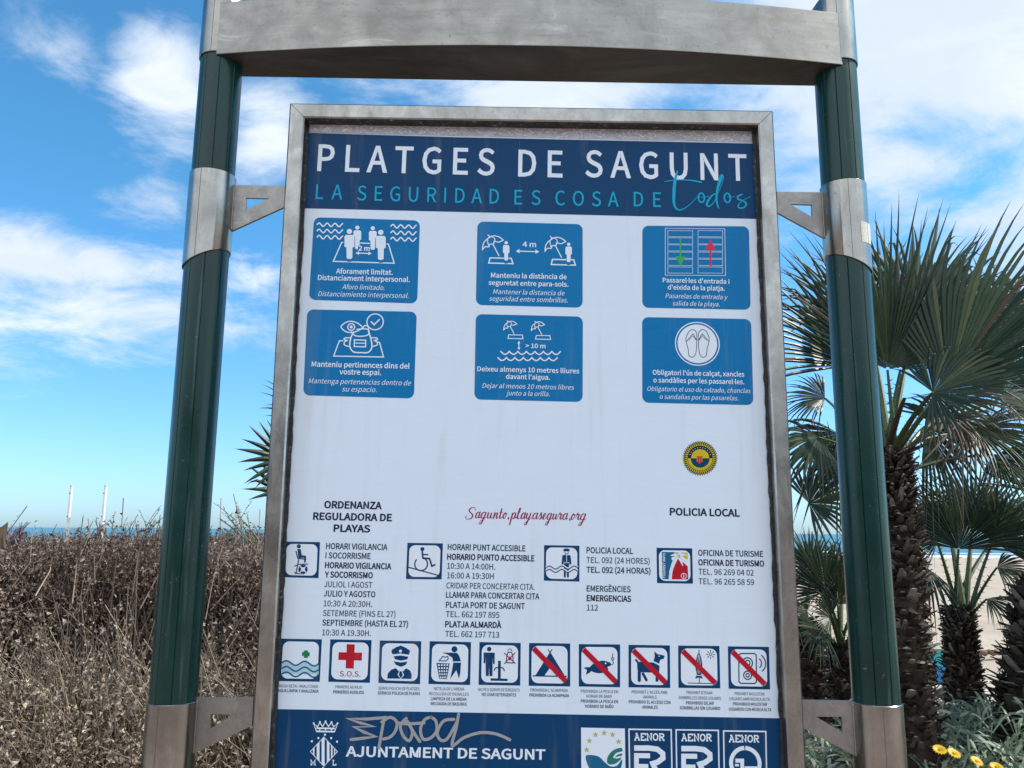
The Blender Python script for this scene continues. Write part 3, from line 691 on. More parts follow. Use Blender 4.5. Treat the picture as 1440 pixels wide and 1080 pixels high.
for i, (z, cap, lines) in enumerate(NB):
    a = Art(); d = Zd(a, z)
    for s, x0, x1, yb, b in lines: d.t(s, x0, x1, yb, cap, ('slate', 'slate', 'ink')[b], 2, bold=(.001, .011, .017)[b])
    tag(a.build('notice_text'), ('lifeguard hours in dark lettering', 'accessible beach point hours in dark lettering', 'police and emergency telephone lines', 'tourist office telephone lines')[i])
def square(d, q, ins=14, r=32): d.rq(*q, 0, 'navy', 1.5); d.rq(*q, r, 'white', 2.0, ins)
for i in range(4):
    a = Art(); z = Z7 if i < 2 else Z8; d = Zd(a, z); n = 'navy'
    if i == 0:
        square(d, ((118, 45), (312, 48), (303, 245), (110, 240)), 12)
        d.disc(196, 71, 11, n, 3); d.poly([(188, 86), (206, 86), (212, 119), (236, 123), (234, 160), (225, 160), (225, 134), (194, 134)], n, 3)
        d.st([(181, 99), (190, 136), (234, 142)], 6, n, 3.2); d.st([(196, 142), (180, 222)], 6, n, 3.2); d.st([(172, 180), (196, 170), (245, 168)], 5, n, 3.3); d.st([(172, 215), (200, 222)], 5, n, 3.3)
        d.ring(219, 197, 17, 11, n, 3.4)
        for k in range(4): an = R_(45 + 90 * k); d.st([(219 + 11 * math.cos(an), 197 + 11 * math.sin(an)), (219 + 23 * math.cos(an), 197 + 23 * math.sin(an))], 6, 'white', 3.8, cap=False)
        d.ring(219, 197, 24, 2.5, n, 3.9)
    if i == 1:
        square(d, ((790, 52), (984, 55), (977, 252), (782, 250)), 12)
        d.disc(872, 86, 11, n, 3); d.st([(871, 100), (875, 136), (911, 138), (924, 180), (940, 172)], 9, n, 3); d.st([(874, 115), (902, 117)], 7, n, 3.1)
        d.ring(865, 168, 35, 7, n, 3, -225, 60); d.st([(798, 186), (960, 230)], 6, n, 3.2)
    if i == 2:
        square(d, ((133, 63), (321, 66), (321, 257), (132, 252)), 11)
        d.poly([(233, 90), (240, 82), (252, 80), (266, 83), (272, 90), (262, 96), (242, 96)], n, 3); d.st([(243, 98), (246, 108), (253, 111), (260, 108), (263, 98)], 3.5, n, 3)
        d.poly([(230, 118), (246, 113), (253, 122), (260, 113), (274, 119), (279, 165), (268, 166), (266, 140), (265, 235), (255, 235), (253, 180), (250, 180), (248, 235), (238, 235), (240, 140), (236, 166), (226, 165)], n, 3)
        d.st([(253, 124), (253, 150)], 3, 'white', 3.4); d.st([(240, 156), (266, 157)], 3, 'white', 3.4)
        for y in (182, 200): d.st(wave(145, 310, y - 4, 8, 2.5, 12), 9, 'white', 3.5); d.st(wave(145, 310, y, 8, 2.5, 12), 5, n, 3.7)
    if i == 3:
        q = ((732, 77), (922, 80), (926, 268), (735, 265)); square(d, q, 12)
        d.poly([(760, 99), (828, 100), (826, 122), (812, 160), (800, 200), (796, 245), (764, 243)], 'logoblue', 3); d.poly([(838, 136), (858, 140), (898, 176), (901, 245), (812, 245), (818, 200), (830, 150)], 'red', 3)
        d.poly([(825, 101), (898, 103), (898, 140), (866, 124), (850, 118)], 'yellow', 3); d.st([(846, 124, 8), (828, 160, 9), (812, 200, 11), (806, 244, 14)], 1, 'white', 3.5, smooth=4)
        for p in ((896, 150), (872, 172), (808, 118), (892, 116), (862, 104)): d.st([(846, 122, 10), ((846 + p[0]) / 2, (122 + p[1]) / 2 - 5, 12), (p[0], p[1], 4)], 1, 'white', 3.6, smooth=4)
        d.disc(820, 134, 9, 'white', 3.7); d.ring(877, 227, 14, 3, 'white', 3.6); d.st([(877, 224), (877, 235)], 4, 'white', 3.6); d.disc(877, 218, 2.5, 'white', 3.6)
        # vertical lettering
        v, f = glyphs('TOURIST INFO', .01); P0 = Vector(z(778, 240)); P1 = Vector(z(778, 106)); ln = (P1 - P0).length; ax = (P1 - P0).normalized(); px = Vector((-ax.y, ax.x)); sy = 13 * d.k((778, 240)) / CAPH; x_0 = v[:, 0].min(); sx = ln / float(np.ptp(v[:, 0]))
        a.raw([tuple(P0 + ax * ((p[0] - x_0) * sx) + px * (p[1] * sy)) for p in v], f, 'white', 3.6)
    tag(a.build('service_pictogram'), ('lifeguard on a chair pictogram', 'wheelchair on a ramp pictogram', 'officer standing in waves pictogram', 'tourist information emblem in blue, red and yellow')[i])

# --- ten rule pictograms
RQ = [(Z7, (97, 576), (322, 580), (310, 812), (83, 808)), (Z7, (368, 580), (594, 584), (584, 818), (357, 812)), (Z7, (639, 586), (866, 590), (859, 825), (631, 818)), (Z7, (912, 590), (1138, 595), (1133, 830), (905, 824)), (Z7, (1184, 595), (1410, 600), (1407, 833), (1179, 829)),
      (Z8, (53, 584), (272, 587), (272, 816), (51, 812)), (Z8, (318, 590), (538, 592), (538, 820), (318, 816)), (Z8, (583, 594), (803, 597), (805, 824), (583, 820)), (Z8, (847, 598), (1067, 600), (1072, 826), (849, 823)), (Z8, (1112, 602), (1331, 605), (1337, 832), (1116, 828))]
RT_ = [[('AIGUA NETA I ANALITZADA', 83, 302, 844, 0), ('AGUA LIMPIA Y ANALIZADA', 80, 304, 870, 1)], [('PRIMERS AUXILIS', 396, 541, 849, 0), ('PRIMEROS AUXILIOS', 383, 552, 877, 1)], [('SERVEI POLICIA DE PLATGES', 631, 856, 857, 0), ('SERVICIO POLICIA DE PLAYAS', 627, 858, 883, 1)],
       [("NETEJA DE L'ARENA", 935, 1101, 859, 0), ('RECOLLIDA DE DEIXALLES', 910, 1125, 887, 0), ('LIMPIEZA DE LA ARENA', 918, 1114, 914, 1), ('RECOGIDA DE BASURAS', 918, 1114, 941, 1)], [('NO FEU SERVIR DETERGENTS', 1178, 1404, 864, 0), ('NO USAR DETERGENTES', 1197, 1385, 891, 1)],
       [("PROHIBIDA L'ACAMPADA", 60, 260, 844, 0), ('PROHIBIDA LA ACAMPADA', 55, 266, 871, 1)], [('PROHIBIDA LA PESCA EN', 329, 527, 850, 0), ('HORARI DE BANY', 358, 495, 876, 0), ('PROHIBIDA LA PESCA EN', 329, 527, 903, 1), ('HORARIO DE BAÑO', 352, 503, 930, 1)],
       [("PROHIBIT L'ACCÉS AMB", 600, 789, 854, 0), ('ANIMALS', 660, 733, 880, 0), ('PROHIBIDO EL ACCESO CON', 585, 806, 907, 1), ('ANIMALES', 655, 739, 934, 1)], [("PROHIBIT D'EIXAR", 892, 1030, 857, 0), ('SOMBRILLES SENSE USUARIS', 850, 1075, 885, 0), ('PROHIBIDO DEJAR', 889, 1038, 912, 1), ('SOMBRILLAS SIN USUARIO', 856, 1071, 939, 1)],
       [('PROHIBIT MOLESTAR', 1149, 1307, 863, 0), ('USUARIS AMB MÚSICA ALTA', 1121, 1336, 891, 0), ('PROHIBIDO MOLESTAR', 1140, 1321, 918, 1), ('USUARIOS CON MÚSICA ALTA', 1118, 1344, 946, 1)]]
RL = ['clean water waves and a green cross', 'red cross above the letters S.O.S.', 'beach police officer in a cap', 'figure dropping rubbish in a basket', 'figure by a tap and a crossed out bottle', 'tent struck through in red', 'fish and hook struck through in red', 'dog struck through in red', 'closed parasol and sun struck through in red', 'loudspeaker struck through in red']
for i, (z, *q) in enumerate(RQ):
    a = Art(); d = Zd(a, z); n = 'navy'; square(d, q, 14, 34)
    for s, x0, x1, yb, b in RT_[i]: d.t(s, x0, x1, yb, 17, ('slate', 'ink')[b], 2, bold=(-.004, .006)[b])
    if i == 0:
        d.poly(wave(103, 304, 712, 12, 2, 12, .03) + [(304, 772), (103, 768)], 'sky', 2.6)
        for y in (708, 740, 770): d.st(wave(103, 304, y, 12, 2, 12, .03), 8, 'teal', 3, cap=False)
        for p in ([(214, 649), (256, 651), (255, 672), (213, 670)], [(225, 640), (246, 641), (245, 682), (224, 681)]): d.poly(p, 'green', 3 + .2 * (p[0][0] > 220))
    if i == 1:
        d.poly([(458, 606), (502, 608), (500, 652), (542, 653), (540, 696), (498, 695), (496, 740), (452, 738), (454, 694), (412, 692), (414, 650), (457, 651)], 'red', 3); d.t('S.O.S.', 419, 533, 783, 30, 'crimson', 3)
    if i == 2:
        d.poly([(702, 648), (706, 636), (730, 622), (753, 614), (778, 624), (803, 640), (804, 650), (797, 664), (753, 657), (709, 662)], n, 3); d.poly([(715, 673), (753, 668), (795, 675), (788, 690), (753, 696), (722, 688)], n, 3)
        d.poly([(714, 700), (753, 706), (790, 702), (780, 720), (755, 730), (728, 720)], n, 3); d.poly([(680, 794), (682, 768), (700, 747), (726, 737), (740, 752), (753, 760), (768, 754), (782, 738), (804, 750), (813, 770), (812, 796)], n, 3)
        d.poly([(740, 738), (766, 739), (760, 752), (772, 775), (754, 797), (736, 774), (746, 752)], 'white', 3.5); d.poly([(748, 754), (758, 754), (765, 775), (754, 793), (743, 774)], n, 4); d.disc(752, 644, 8, 'white', 3.6)
    if i == 3:
        d.poly([(949, 709), (1021, 712), (1006, 797), (964, 795)], n, 3)
        for r in range(5):
            for c in range(4):
                t0 = (r + .28) / 5; t1 = (r + .86) / 5; xa = lambda s, t: 953 + 13 * t + s * (65 - 26 * t); s0, s1 = (c + .2) / 4, (c + .8) / 4
                d.poly([(xa(s0, t0), 711 + 84 * t0), (xa(s1, t0), 711 + 84 * t0), (xa(s1, t1), 711 + 84 * t1), (xa(s0, t1), 711 + 84 * t1)], 'white', 3.5)
        d.disc(1047, 634, 16, n, 3); d.poly([(980, 652), (1020, 653), (1062, 654), (1074, 672), (1083, 700), (1040, 701), (1036, 680), (1010, 663)], n, 3); d.poly([(1041, 707), (1083, 707), (1080, 760), (1072, 795), (1058, 748), (1024, 796), (1034, 750)], n, 3)
        d.st([(963, 697), (977, 682), (982, 674), (996, 678), (1010, 674), (1014, 686), (1000, 698)], 5, n, 3, closed=True)
    if i == 4:
        d.disc(1237, 633, 12, n, 3); d.poly([(1207, 652), (1268, 653), (1267, 715), (1259, 715), (1257, 673), (1255, 781), (1239, 781), (1237, 722), (1235, 781), (1219, 780), (1217, 673), (1215, 712), (1207, 710)], n, 3)
        d.poly([(1286, 697), (1301, 698), (1300, 794), (1339, 796), (1338, 808), (1245, 806), (1245, 793), (1285, 794)], n, 3); d.st([(1265, 750), (1273, 736), (1293, 735), (1313, 737), (1320, 751)], 6, n, 3.3, smooth=3)
        d.ring(1350, 644, 11, 3.5, n, 3, -10, 190); d.poly([(1339, 648), (1361, 649), (1369, 668), (1372, 712), (1328, 710), (1331, 667)], n, 3, holes=[[(1343, 653), (1358, 654), (1364, 670), (1367, 706), (1333, 705), (1336, 669)]])
        for (p, q2) in (((1320, 655), (1380, 712)), ((1379, 654), (1321, 712))): d.st([p, q2], 5, n, 3.4); d.st([p, q2], 3, 'red', 3.6)
        d.disc(1350, 684, 9, 'red', 3.9)
    if i == 5:
        d.poly([(86, 758), (158, 642), (165, 632), (172, 642), (244, 760), (200, 760), (163, 718), (134, 759)], n, 3); d.st([(72, 759), (254, 762)], 6, n, 3.2, cap=False); d.st([(155, 619), (170, 645)], 5, n, 3.3); d.st([(175, 619), (160, 645)], 5, n, 3.4)
    if i == 6:
        d.poly(cat([(375, 715), (395, 695), (425, 681), (455, 679), (480, 688), (489, 703), (470, 712), (474, 728), (440, 744), (405, 742), (380, 730)], 3, True), n, 3); d.poly([(386, 714), (362, 712), (343, 716), (362, 728), (355, 753), (376, 742), (390, 728)], n, 3.2); d.disc(461, 692, 4.5, 'white', 3.5)
        d.st([(498, 642), (498, 660)], 4, n, 3); d.ring(498, 668, 6, 4, n, 3); d.st([(498, 676), (502, 690), (495, 699), (485, 694), (484, 686)], 4, n, 3, smooth=3)
    if i == 7:
        d.poly([(628, 686), (660, 684), (715, 688), (748, 706), (746, 738), (742, 742), (640, 740), (630, 725)], n, 3); d.st([(622, 674), (640, 696)], 10, n, 3.2); d.poly([(716, 684), (722, 655), (721, 628), (736, 643), (758, 647), (775, 652), (770, 668), (752, 673), (744, 697)], n, 3.3); d.st([(714, 682), (746, 698)], 5, 'white', 3.6, cap=False); d.disc(746, 654, 3, 'white', 3.6)
        d.st([(640, 730), (640, 783)], 17, n, 3.4); d.st([(660, 748), (678, 781)], 14, n, 3.4); d.st([(736, 735), (734, 783)], 15, n, 3.4)
    if i == 8:
        d.poly(cat([(957, 636), (970, 665), (976, 710), (970, 750), (978, 773), (958, 768), (938, 773), (946, 750), (939, 712), (944, 668)], 3, True), n, 3); d.st([(958, 622), (960, 800)], 4, n, 3.2)
        for x in (951, 964): d.st([(957, 645), (x, 690), (957 + (x - 957) * .6, 745)], 2.5, 'white', 3.6, smooth=3)
        d.st([(944, 756), (973, 757)], 3, 'white', 3.7); d.st([(900, 797), (1024, 800)], 4, n, 3.4)
        d.ring(1020, 645, 6, 3, n, 3)
        for k in range(8): an = R_(45 * k); d.st([(1020 + 12 * math.cos(an), 645 + 12 * math.sin(an)), (1020 + 23 * math.cos(an), 645 + 23 * math.sin(an))], 4, n, 3, cap=False)
    if i == 9:
        d.st([(1180, 640), (1254, 640), (1263, 649), (1264, 790), (1256, 800), (1180, 799), (1171, 790), (1170, 650)], 6, n, 3, closed=True)
        for y, r1, r2 in ((690, 26, 13), (756, 21, 9)): d.ring(1217, y, r1, 6, n, 3); d.ring(1217, y, r2, 6, n, 3)
        for r in (28, 50): d.ring(1263, 692, r, 6, n, 3, -55, 55)
    if i >= 5:
        x0, x1 = q[0][0], q[1][0]; y0, y1 = q[0][1], q[2][1]
        d.st([(x0 + 24, y0 + 28), (x1 - 22, y1 - 28)], 27, 'red', 5, cap=False)
    tag(a.build('rule_pictogram'), 'square pictogram of a ' + RL[i] if i not in (0,) else 'square pictogram of ' + RL[i])

# --- footer
a = Art()
a.poly([pz(*p) for p in [(386, 997), (740, 1003.5), (1096.3, 1010), (1100, 1080), (1103, 1160), (377, 1150), (381, 1080)]], 'navy', 1.4)
d = Zd(a, ZF); d.t('AJUNTAMENT DE SAGUNT', 265, 1388, 262.5, 58, 'white', 2.2, bold=.014)
a.build('footer_band')
a = Art(); d = Zd(a, Z9); w = 'white'
d.st([(322, 560), (308, 521), (328, 538), (341, 514), (355, 537), (371, 511), (387, 537), (402, 515), (414, 538), (435, 521), (420, 562)], 5, w, 2.4); d.st([(322, 545), (420, 547)], 8, w, 2.6, cap=False); d.st([(321, 562), (420, 564)], 8, w, 2.6, cap=False)
for x in (340, 371, 402): d.disc(x, 554, 4, w, 2.5)
for x, y in ((308, 519), (341, 512), (371, 509), (403, 513), (435, 519)): d.disc(x, y, 5, w, 2.7)
cx, cy, hw, hh = 362, 670, 72, 78
d.st([(cx, cy - hh), (cx + hw, cy), (cx, cy + hh), (cx - hw, cy)], 3.5, w, 2.4, closed=True)
for x0, x1 in ((-58, -50), (-38, -23), (-12, 4), (16, 30), (38, 46), (54, 60)):
    y = lambda x: hh * (1 - abs(x) / hw) - 3
    d.poly([(cx + x0, cy - y(x0)), (cx + x1, cy - y(x1)), (cx + x1, cy + y(x1)), (cx + x0, cy + y(x0))] if not (x0 < 0 < x1) else [(cx + x0, cy - y(x0)), (cx, cy - hh + 3), (cx + x1, cy - y(x1)), (cx + x1, cy + y(x1)), (cx, cy + hh - 3), (cx + x0, cy + y(x0))], w, 2.6)
for x, y in ((368, 580), (333, 598), (401, 598), (298, 615), (432, 617), (358, 758)): d.disc(x, y, 5.5, w, 2.6)
def slab(d, s, x0, x1, yb, cap, m, lay, w):
    """typewriter-like slab lettering from strokes"""
    S = {'A': [[(.1, 0), (.5, 1), (.9, 0)], [(.25, .36), (.75, .36)], [(-.05, 0), (.3, 0)], [(.7, 0), (1.05, 0)], [(.2, 1), (.55, 1)]],
         'E': [[(.15, 0), (.15, 1)], [(0, 0), (.95, 0), (.95, .25)], [(0, 1), (.92, 1), (.92, .75)], [(.15, .5), (.6, .5)]],
         'N': [[(.15, 0), (.15, 1), (.85, 0), (.85, 1)], [(0, 0), (.35, 0)], [(-.05, 1), (.2, 1)], [(.65, 1), (1.05, 1)]],
         'O': [[(.5 + .45 * math.cos(R_(30 * k)), .5 + .5 * math.sin(R_(30 * k))) for k in range(13)]],
         'R': [[(.15, 0), (.15, 1)], [(0, 1), (.6, 1), (.85, .88), (.85, .62), (.6, .5), (.15, .5)], [(.5, .5), (.85, 0), (1.05, 0)], [(0, 0), (.35, 0)]],
         'M': [[(.12, 0), (.12, 1), (.5, .2), (.88, 1), (.88, 0)], [(-.05, 0), (.3, 0)], [(.7, 0), (1.05, 0)], [(-.05, 1), (.12, 1)], [(.88, 1), (1.05, 1)]],
         'L': [[(.25, 0), (.25, 1)], [(.05, 1), (.5, 1)], [(.05, 0), (.95, 0), (.95, .3)]]}
    n = len(s); cw = (x1 - x0) / n
    for i, ch in enumerate(s):
        for j, q in enumerate(S[ch]):
            sl = math.tan(-PHI) * .55
            d.st([(x0 + cw * (i + .08 + .84 * x), yb + (i / max(n - 1, 1) - .5) * (x1 - x0) * sl - y * cap) for x, y in q], w, m, lay + .09 * j, cap=False)
slab(d, 'M', 289, 320, 741, 26, w, 2.4, 4.5); slab(d, 'L', 405, 429, 742, 26, w, 2.4, 4.5)
a.build('coat_of_arms')
a = Art(); d = Zd(a, Z10)
d.poly([(330, 542), (563, 547), (568, 860), (332, 856)], 'white', 2.2)
for x, y in ((360, 660), (374, 613), (407, 580), (453, 571), (498, 580), (530, 617)):
    d.poly([(x + (17 if k % 2 == 0 else 7) * math.sin(math.pi * k / 5), y - (17 if k % 2 == 0 else 7) * math.cos(math.pi * k / 5)) for k in range(10)], 'khaki', 3)
d.poly(cat([(354, 696), (385, 688), (425, 697), (455, 725), (485, 748), (520, 745), (548, 712), (545, 745), (525, 800), (470, 830), (410, 810), (372, 755)], 4, True), 'logoblue', 3)
d.poly(cat([(548, 652), (515, 656), (486, 676), (470, 705), (470, 730), (488, 739), (515, 733), (540, 712), (548, 690)], 4, True), 'leafgreen', 3.2)
d.st([(556, 672), (520, 682), (506, 700)], 9, 'white', 3.6, smooth=3); d.st([(556, 694), (516, 703)], 8, 'white', 3.7)
tag(a.build('eco_label'), 'white eco label with stars and a green leaf')
for j, (dx, dy) in enumerate(((0, 0), (251, 3), (504, 9))):
    a = Art(); d = Zd(a, Z10)
    d.st([(585 + dx, 551 + dy), (810 + dx, 554 + dy), (816 + dx, 860 + dy), (590 + dx, 856 + dy)], 7, 'white', 2.4, closed=True)
    slab(d, 'AENOR', 612 + dx, 776 + dx, 609 + dy, 34, 'white', 2.6, 7)
    if j < 2:
        d.st([(613 + dx, 651 + dy), (690 + dx, 651 + dy), (735 + dx, 657 + dy), (765 + dx, 680 + dy), (766 + dx, 705 + dy), (738 + dx, 726 + dy), (712 + dx, 734 + dy), (728 + dx, 770 + dy), (752 + dx, 820 + dy)], 27, 'white', 2.6, cap=False)
        d.st([(625 + dx, 820 + dy), (625 + dx, 691 + dy), (697 + dx, 692 + dy)], 25, 'white', 2.9, cap=False); d.st([(625 + dx, 747 + dy), (688 + dx, 748 + dy)], 22, 'white', 3.2, cap=False)
    else:
        for a0, a1 in ((-87, 88), (92, 267)): d.ring(1205, 732, 76, 21, 'white', 2.6, a0, a1)
        d.st([(1152, 718), (1188, 718), (1188, 790)], 20, 'white', 2.9, cap=False); d.st([(1150, 742), (1170, 742)], 12, 'white', 2.9, cap=False); d.st([(1200, 757), (1270, 757)], 16, 'white', 3.2, cap=False)
    tag(a.build('certification_mark'), 'outlined certification mark, ' + ('R monogram beside the eco label', 'R monogram between two other marks', 'ring monogram at the poster edge')[j])
# --- silver marker scrawl over the footer
a = Art(); d = Zd(a, ZF); g = 'silver'
S_ = [[(492, 35), (380, 44), (278, 42), (350, 66), (425, 86), (312, 88), (370, 118), (434, 142), (360, 152), (295, 159)], [(484, 34), (478, 60), (466, 125), (452, 205)], [(468, 60), (515, 34), (552, 60), (545, 110), (515, 145), (476, 156)],
      [(606, 40), (585, 60), (572, 90), (590, 140), (622, 165), (640, 120), (622, 70), (604, 52)], [(625, 80), (655, 130), (682, 170)], [(560, 66), (620, 70), (706, 65)], [(745, 32), (708, 48), (686, 100), (700, 155), (742, 150), (776, 110), (772, 55), (745, 32)],
      [(874, 45), (815, 55), (780, 120), (800, 162), (835, 155), (872, 95), (890, 60)], [(900, 15), (886, 95), (864, 192), (930, 148), (1020, 120), (1100, 125), (1150, 142), (1188, 160)]]
for i, s in enumerate(S_): d.st(s, 16.5, g, 4.2 + .3 * i, smooth=0 if i == 0 else 5)
tag(a.build('graffiti_scrawl'), 'silver marker scrawl across the dark blue footer')
# --- faint vertical joint in the print, scratched glue on the bare metal above it
a = Art(); rr = random.Random(5)
z0 = fz1 - FW - .002
for i in range(420):
    x = rr.uniform(fu0 + FW + .012, fu1 - FW - .012); top = rr.random() ** 1.8
    y = z0 - .004 - top * .034; L = rr.choice((.004, .006, .01, .018)); an = rr.uniform(-.5, .5) if rr.random() < .6 else rr.uniform(-1.3, 1.3)
    p = [(x + L * t * math.cos(an) + rr.uniform(-.001, .001), y + L * t * math.sin(an) + rr.uniform(-.0015, .0015)) for t in (0, .4, .7, 1)]
    p = [(u, min(v, z0 - .001)) for u, v in p]
    lim = pz(434, 187).y + .004 - (x - pz(434, 187).x) * math.tan(-PHI)
    if min(v for u, v in p) < lim: continue
    a.stroke(p, [rr.uniform(.0008, .0026) for _ in p], 'adhesive', -1 + .01 * (i % 40), cap=False)
a.build('glue_residue', backing)
a = Art(); d = Zd(a, ZP)
d.st([(730.5, 198), (731, 240), (731, 299)], .5, 'tile', 2.0, cap=False)
a.build('print_joint')

# ================================================================== surroundings
def np_mesh(name, V, F, mats, parent=None, col=None, mi=None, smooth=False):
    """V (n,3), F (m,k) equal-sized faces"""
    V = np.asarray(V, np.float32); F = np.asarray(F, np.int32); k = F.shape[1]
    me = bpy.data.meshes.new(name); me.vertices.add(len(V)); me.vertices.foreach_set('co', V.ravel())
    me.loops.add(F.size); me.loops.foreach_set('vertex_index', F.ravel()); me.polygons.add(len(F))
    me.polygons.foreach_set('loop_start', np.arange(0, F.size, k, dtype=np.int32)); me.polygons.foreach_set('loop_total', np.full(len(F), k, np.int32))
    for m in (mats if isinstance(mats, (list, tuple)) else [mats]): me.materials.append(m)
    if mi is not None: me.polygons.foreach_set('material_index', np.asarray(mi, np.int32))
    if smooth: me.polygons.foreach_set('use_smooth', np.ones(len(F), bool))
    me.update(calc_edges=True)
    if col is not None:
        at_ = me.color_attributes.new('tone', 'FLOAT_COLOR', 'POINT'); c4 = np.ones((len(V), 4), np.float32); c4[:, :3] = col; at_.data.foreach_set('color', c4.ravel())
    o = bpy.data.objects.new(name, me); COL.objects.link(o)
    if parent: o.parent = parent
    return o

# ---- materials
t = NT('sand'); c = t.coord(); a1 = t.noise(c, .35, 6, .6); a2 = t.noise(c, 4, 6, .65); a3 = t.noise(t.coord((.35, 2.2, 1)), 3.0, 4, .6)
col = t.mix(t.rng(a1, .35, .65, 0, 1), (.33, .27, .205), (.43, .355, .275)); col = t.mix(t.rng(a2, .55, .75, 0, .35), col, (.24, .19, .145))
t.set(Base_Color=col, Roughness=.95); t.bump(t.mix(.5, a2, a3), .8, .08); M['sand'] = t.m
t = NT('sea_water'); c = t.coord((.05, .35, 1)); w = t.noise(c, 1.0, 7, .62, .3); w2 = t.noise(t.coord((.004, .02, 1)), 1.0, 5, .6)
tc = t.n('ShaderNodeTexCoord'); sp = t.n('ShaderNodeSeparateXYZ'); t.L.new(tc.outputs['Object'], sp.inputs[0])
fo = t.n('ShaderNodeMath', operation='SUBTRACT'); t.L.new(t.rng(sp.outputs[1], 84, 150, 1.0, 0.0), fo.inputs[0]); t.L.new(t.rng(t.noise(t.coord((.02, .16, 1)), 1, 6, .6), .35, .62, .95, .35), fo.inputs[1])
col = t.mix(t.rng(w2, .4, .62, 0, 1), (.02, .12, .175), (.045, .19, .235)); col = t.mix(t.rng(fo.outputs[0], .02, .12, 0, .9), col, (.75, .78, .8))
t.set(Base_Color=col, Roughness=.35, Specular_IOR_Level=.35); t.bump(w, 1.0, .6); M['sea'] = t.m
t = NT('paving'); c = t.coord(); br = t.n('ShaderNodeTexBrick'); br.inputs['Scale'].default_value = 3.3; br.inputs['Color1'].default_value = (.27, .195, .16, 1); br.inputs['Color2'].default_value = (.22, .165, .135, 1); br.inputs['Mortar'].default_value = (.16, .13, .12, 1); br.inputs['Mortar Size'].default_value = .012
t.L.new(c, br.inputs[0]); t.set(Base_Color=br.outputs[0], Roughness=.85); M['paving'] = t.m
t = NT('soil'); c = t.coord(); a = t.noise(c, 14, 7, .65); t.set(Base_Color=t.ramp(a, [(.3, (.035, .026, .02)), (.7, (.12, .09, .065))]), Roughness=.95); t.bump(a, .8, .04); M['soil'] = t.m
t = NT('concrete'); c = t.coord(); a = t.noise(c, 5, 6, .6); t.set(Base_Color=t.ramp(a, [(.3, (.28, .26, .24)), (.7, (.38, .36, .33))]), Roughness=.9); M['concrete'] = t.m
t = NT('boardwalk_wood'); c = t.coord((.5, 9, 1)); a = t.noise(c, 2, 5, .6); t.set(Base_Color=t.ramp(a, [(.3, (.33, .28, .22)), (.7, (.52, .46, .38))]), Roughness=.85); M['board'] = t.m
t = NT('old_log'); c = t.coord((1, 8, 8)); a = t.noise(c, 3, 5, .6); t.set(Base_Color=t.ramp(a, [(.3, (.09, .06, .04)), (.7, (.22, .15, .10))]), Roughness=.9); M['log'] = t.m
t = NT('white_paint'); c = t.coord(); a = t.noise(c, 3, 5, .65); t.set(Base_Color=t.ramp(a, [(.35, (.50, .50, .50)), (.6, (.68, .68, .68))]), Roughness=.5); M['whitepaint'] = t.m
t = NT('grey_pole'); t.set(Base_Color=(.30, .31, .33), Roughness=.5); M['greypole'] = t.m
t = NT('blue_plastic'); t.set(Base_Color=(.005, .22, .55), Roughness=.4); M['blueplastic'] = t.m
t = NT('turquoise_plastic'); t.set(Base_Color=(.02, .42, .40), Roughness=.4); M['turqplastic'] = t.m
def isl(t):
    g = t.n('ShaderNodeNewGeometry'); return g.outputs['Random Per Island']
def leafmat(name, stops, rough=.45, trans=.15, spec=.4):
    t = NT(name); col = t.ramp(isl(t), stops); nz = t.noise(t.coord(), 30, 3, .6); col = t.mix(t.rng(nz, .3, .7, 0, .35), col, (.5, .5, .5), 'MULTIPLY')
    t.set(Base_Color=col, Roughness=rough, Specular_IOR_Level=spec)
    tr = t.n('ShaderNodeBsdfTranslucent'); t.L.new(col, tr.inputs[0]); mx = t.n('ShaderNodeMixShader'); mx.inputs[0].default_value = trans
    t.L.new(t.b.outputs[0], mx.inputs[1]); t.L.new(tr.outputs[0], mx.inputs[2]); t.L.new(mx.outputs[0], t.N['Material Output'].inputs[0]); return t.m
M['frond'] = leafmat('palm_frond', [(0, (.014, .031, .020)), (.45, (.028, .054, .028)), (.8, (.052, .085, .040)), (.95, (.12, .14, .06)), (1, (.24, .20, .11))], .42, .16, .35)
M['frond_dry'] = leafmat('dry_frond', [(0, (.06, .038, .028)), (.5, (.12, .085, .06)), (1, (.24, .19, .14))], .7, .15, .2)
M['petiole'] = leafmat('frond_stalk', [(0, (.05, .09, .03)), (1, (.11, .14, .05))], .4, .05)
M['boot'] = leafmat('leaf_base_bark', [(0, (.045, .033, .026)), (.45, (.10, .08, .065)), (.85, (.22, .185, .155)), (1, (.42, .375, .32))], .9, 0, .15)
M['fibre'] = leafmat('trunk_fibre', [(0, (.035, .025, .018)), (1, (.085, .063, .047))], .95, 0, .1)
M['cover'] = leafmat('ground_cover_leaf', [(0, (.12, .17, .11)), (.5, (.25, .32, .22)), (1, (.42, .48, .36))], .55, .2)
M['petal'] = leafmat('yellow_petal', [(0, (.74, .42, .003)), (1, (.86, .58, .008))], .5, .25)
M['disc'] = leafmat('flower_disc', [(0, (.35, .16, .01)), (1, (.5, .25, .02))], .8, 0)
M['weed'] = leafmat('weed_leaf', [(0, (.08, .10, .05)), (.5, (.16, .17, .09)), (1, (.30, .27, .17))], .7, .25)
M['purple'] = leafmat('purple_twig', [(0, (.10, .05, .09)), (1, (.25, .15, .24))], .7, .1)
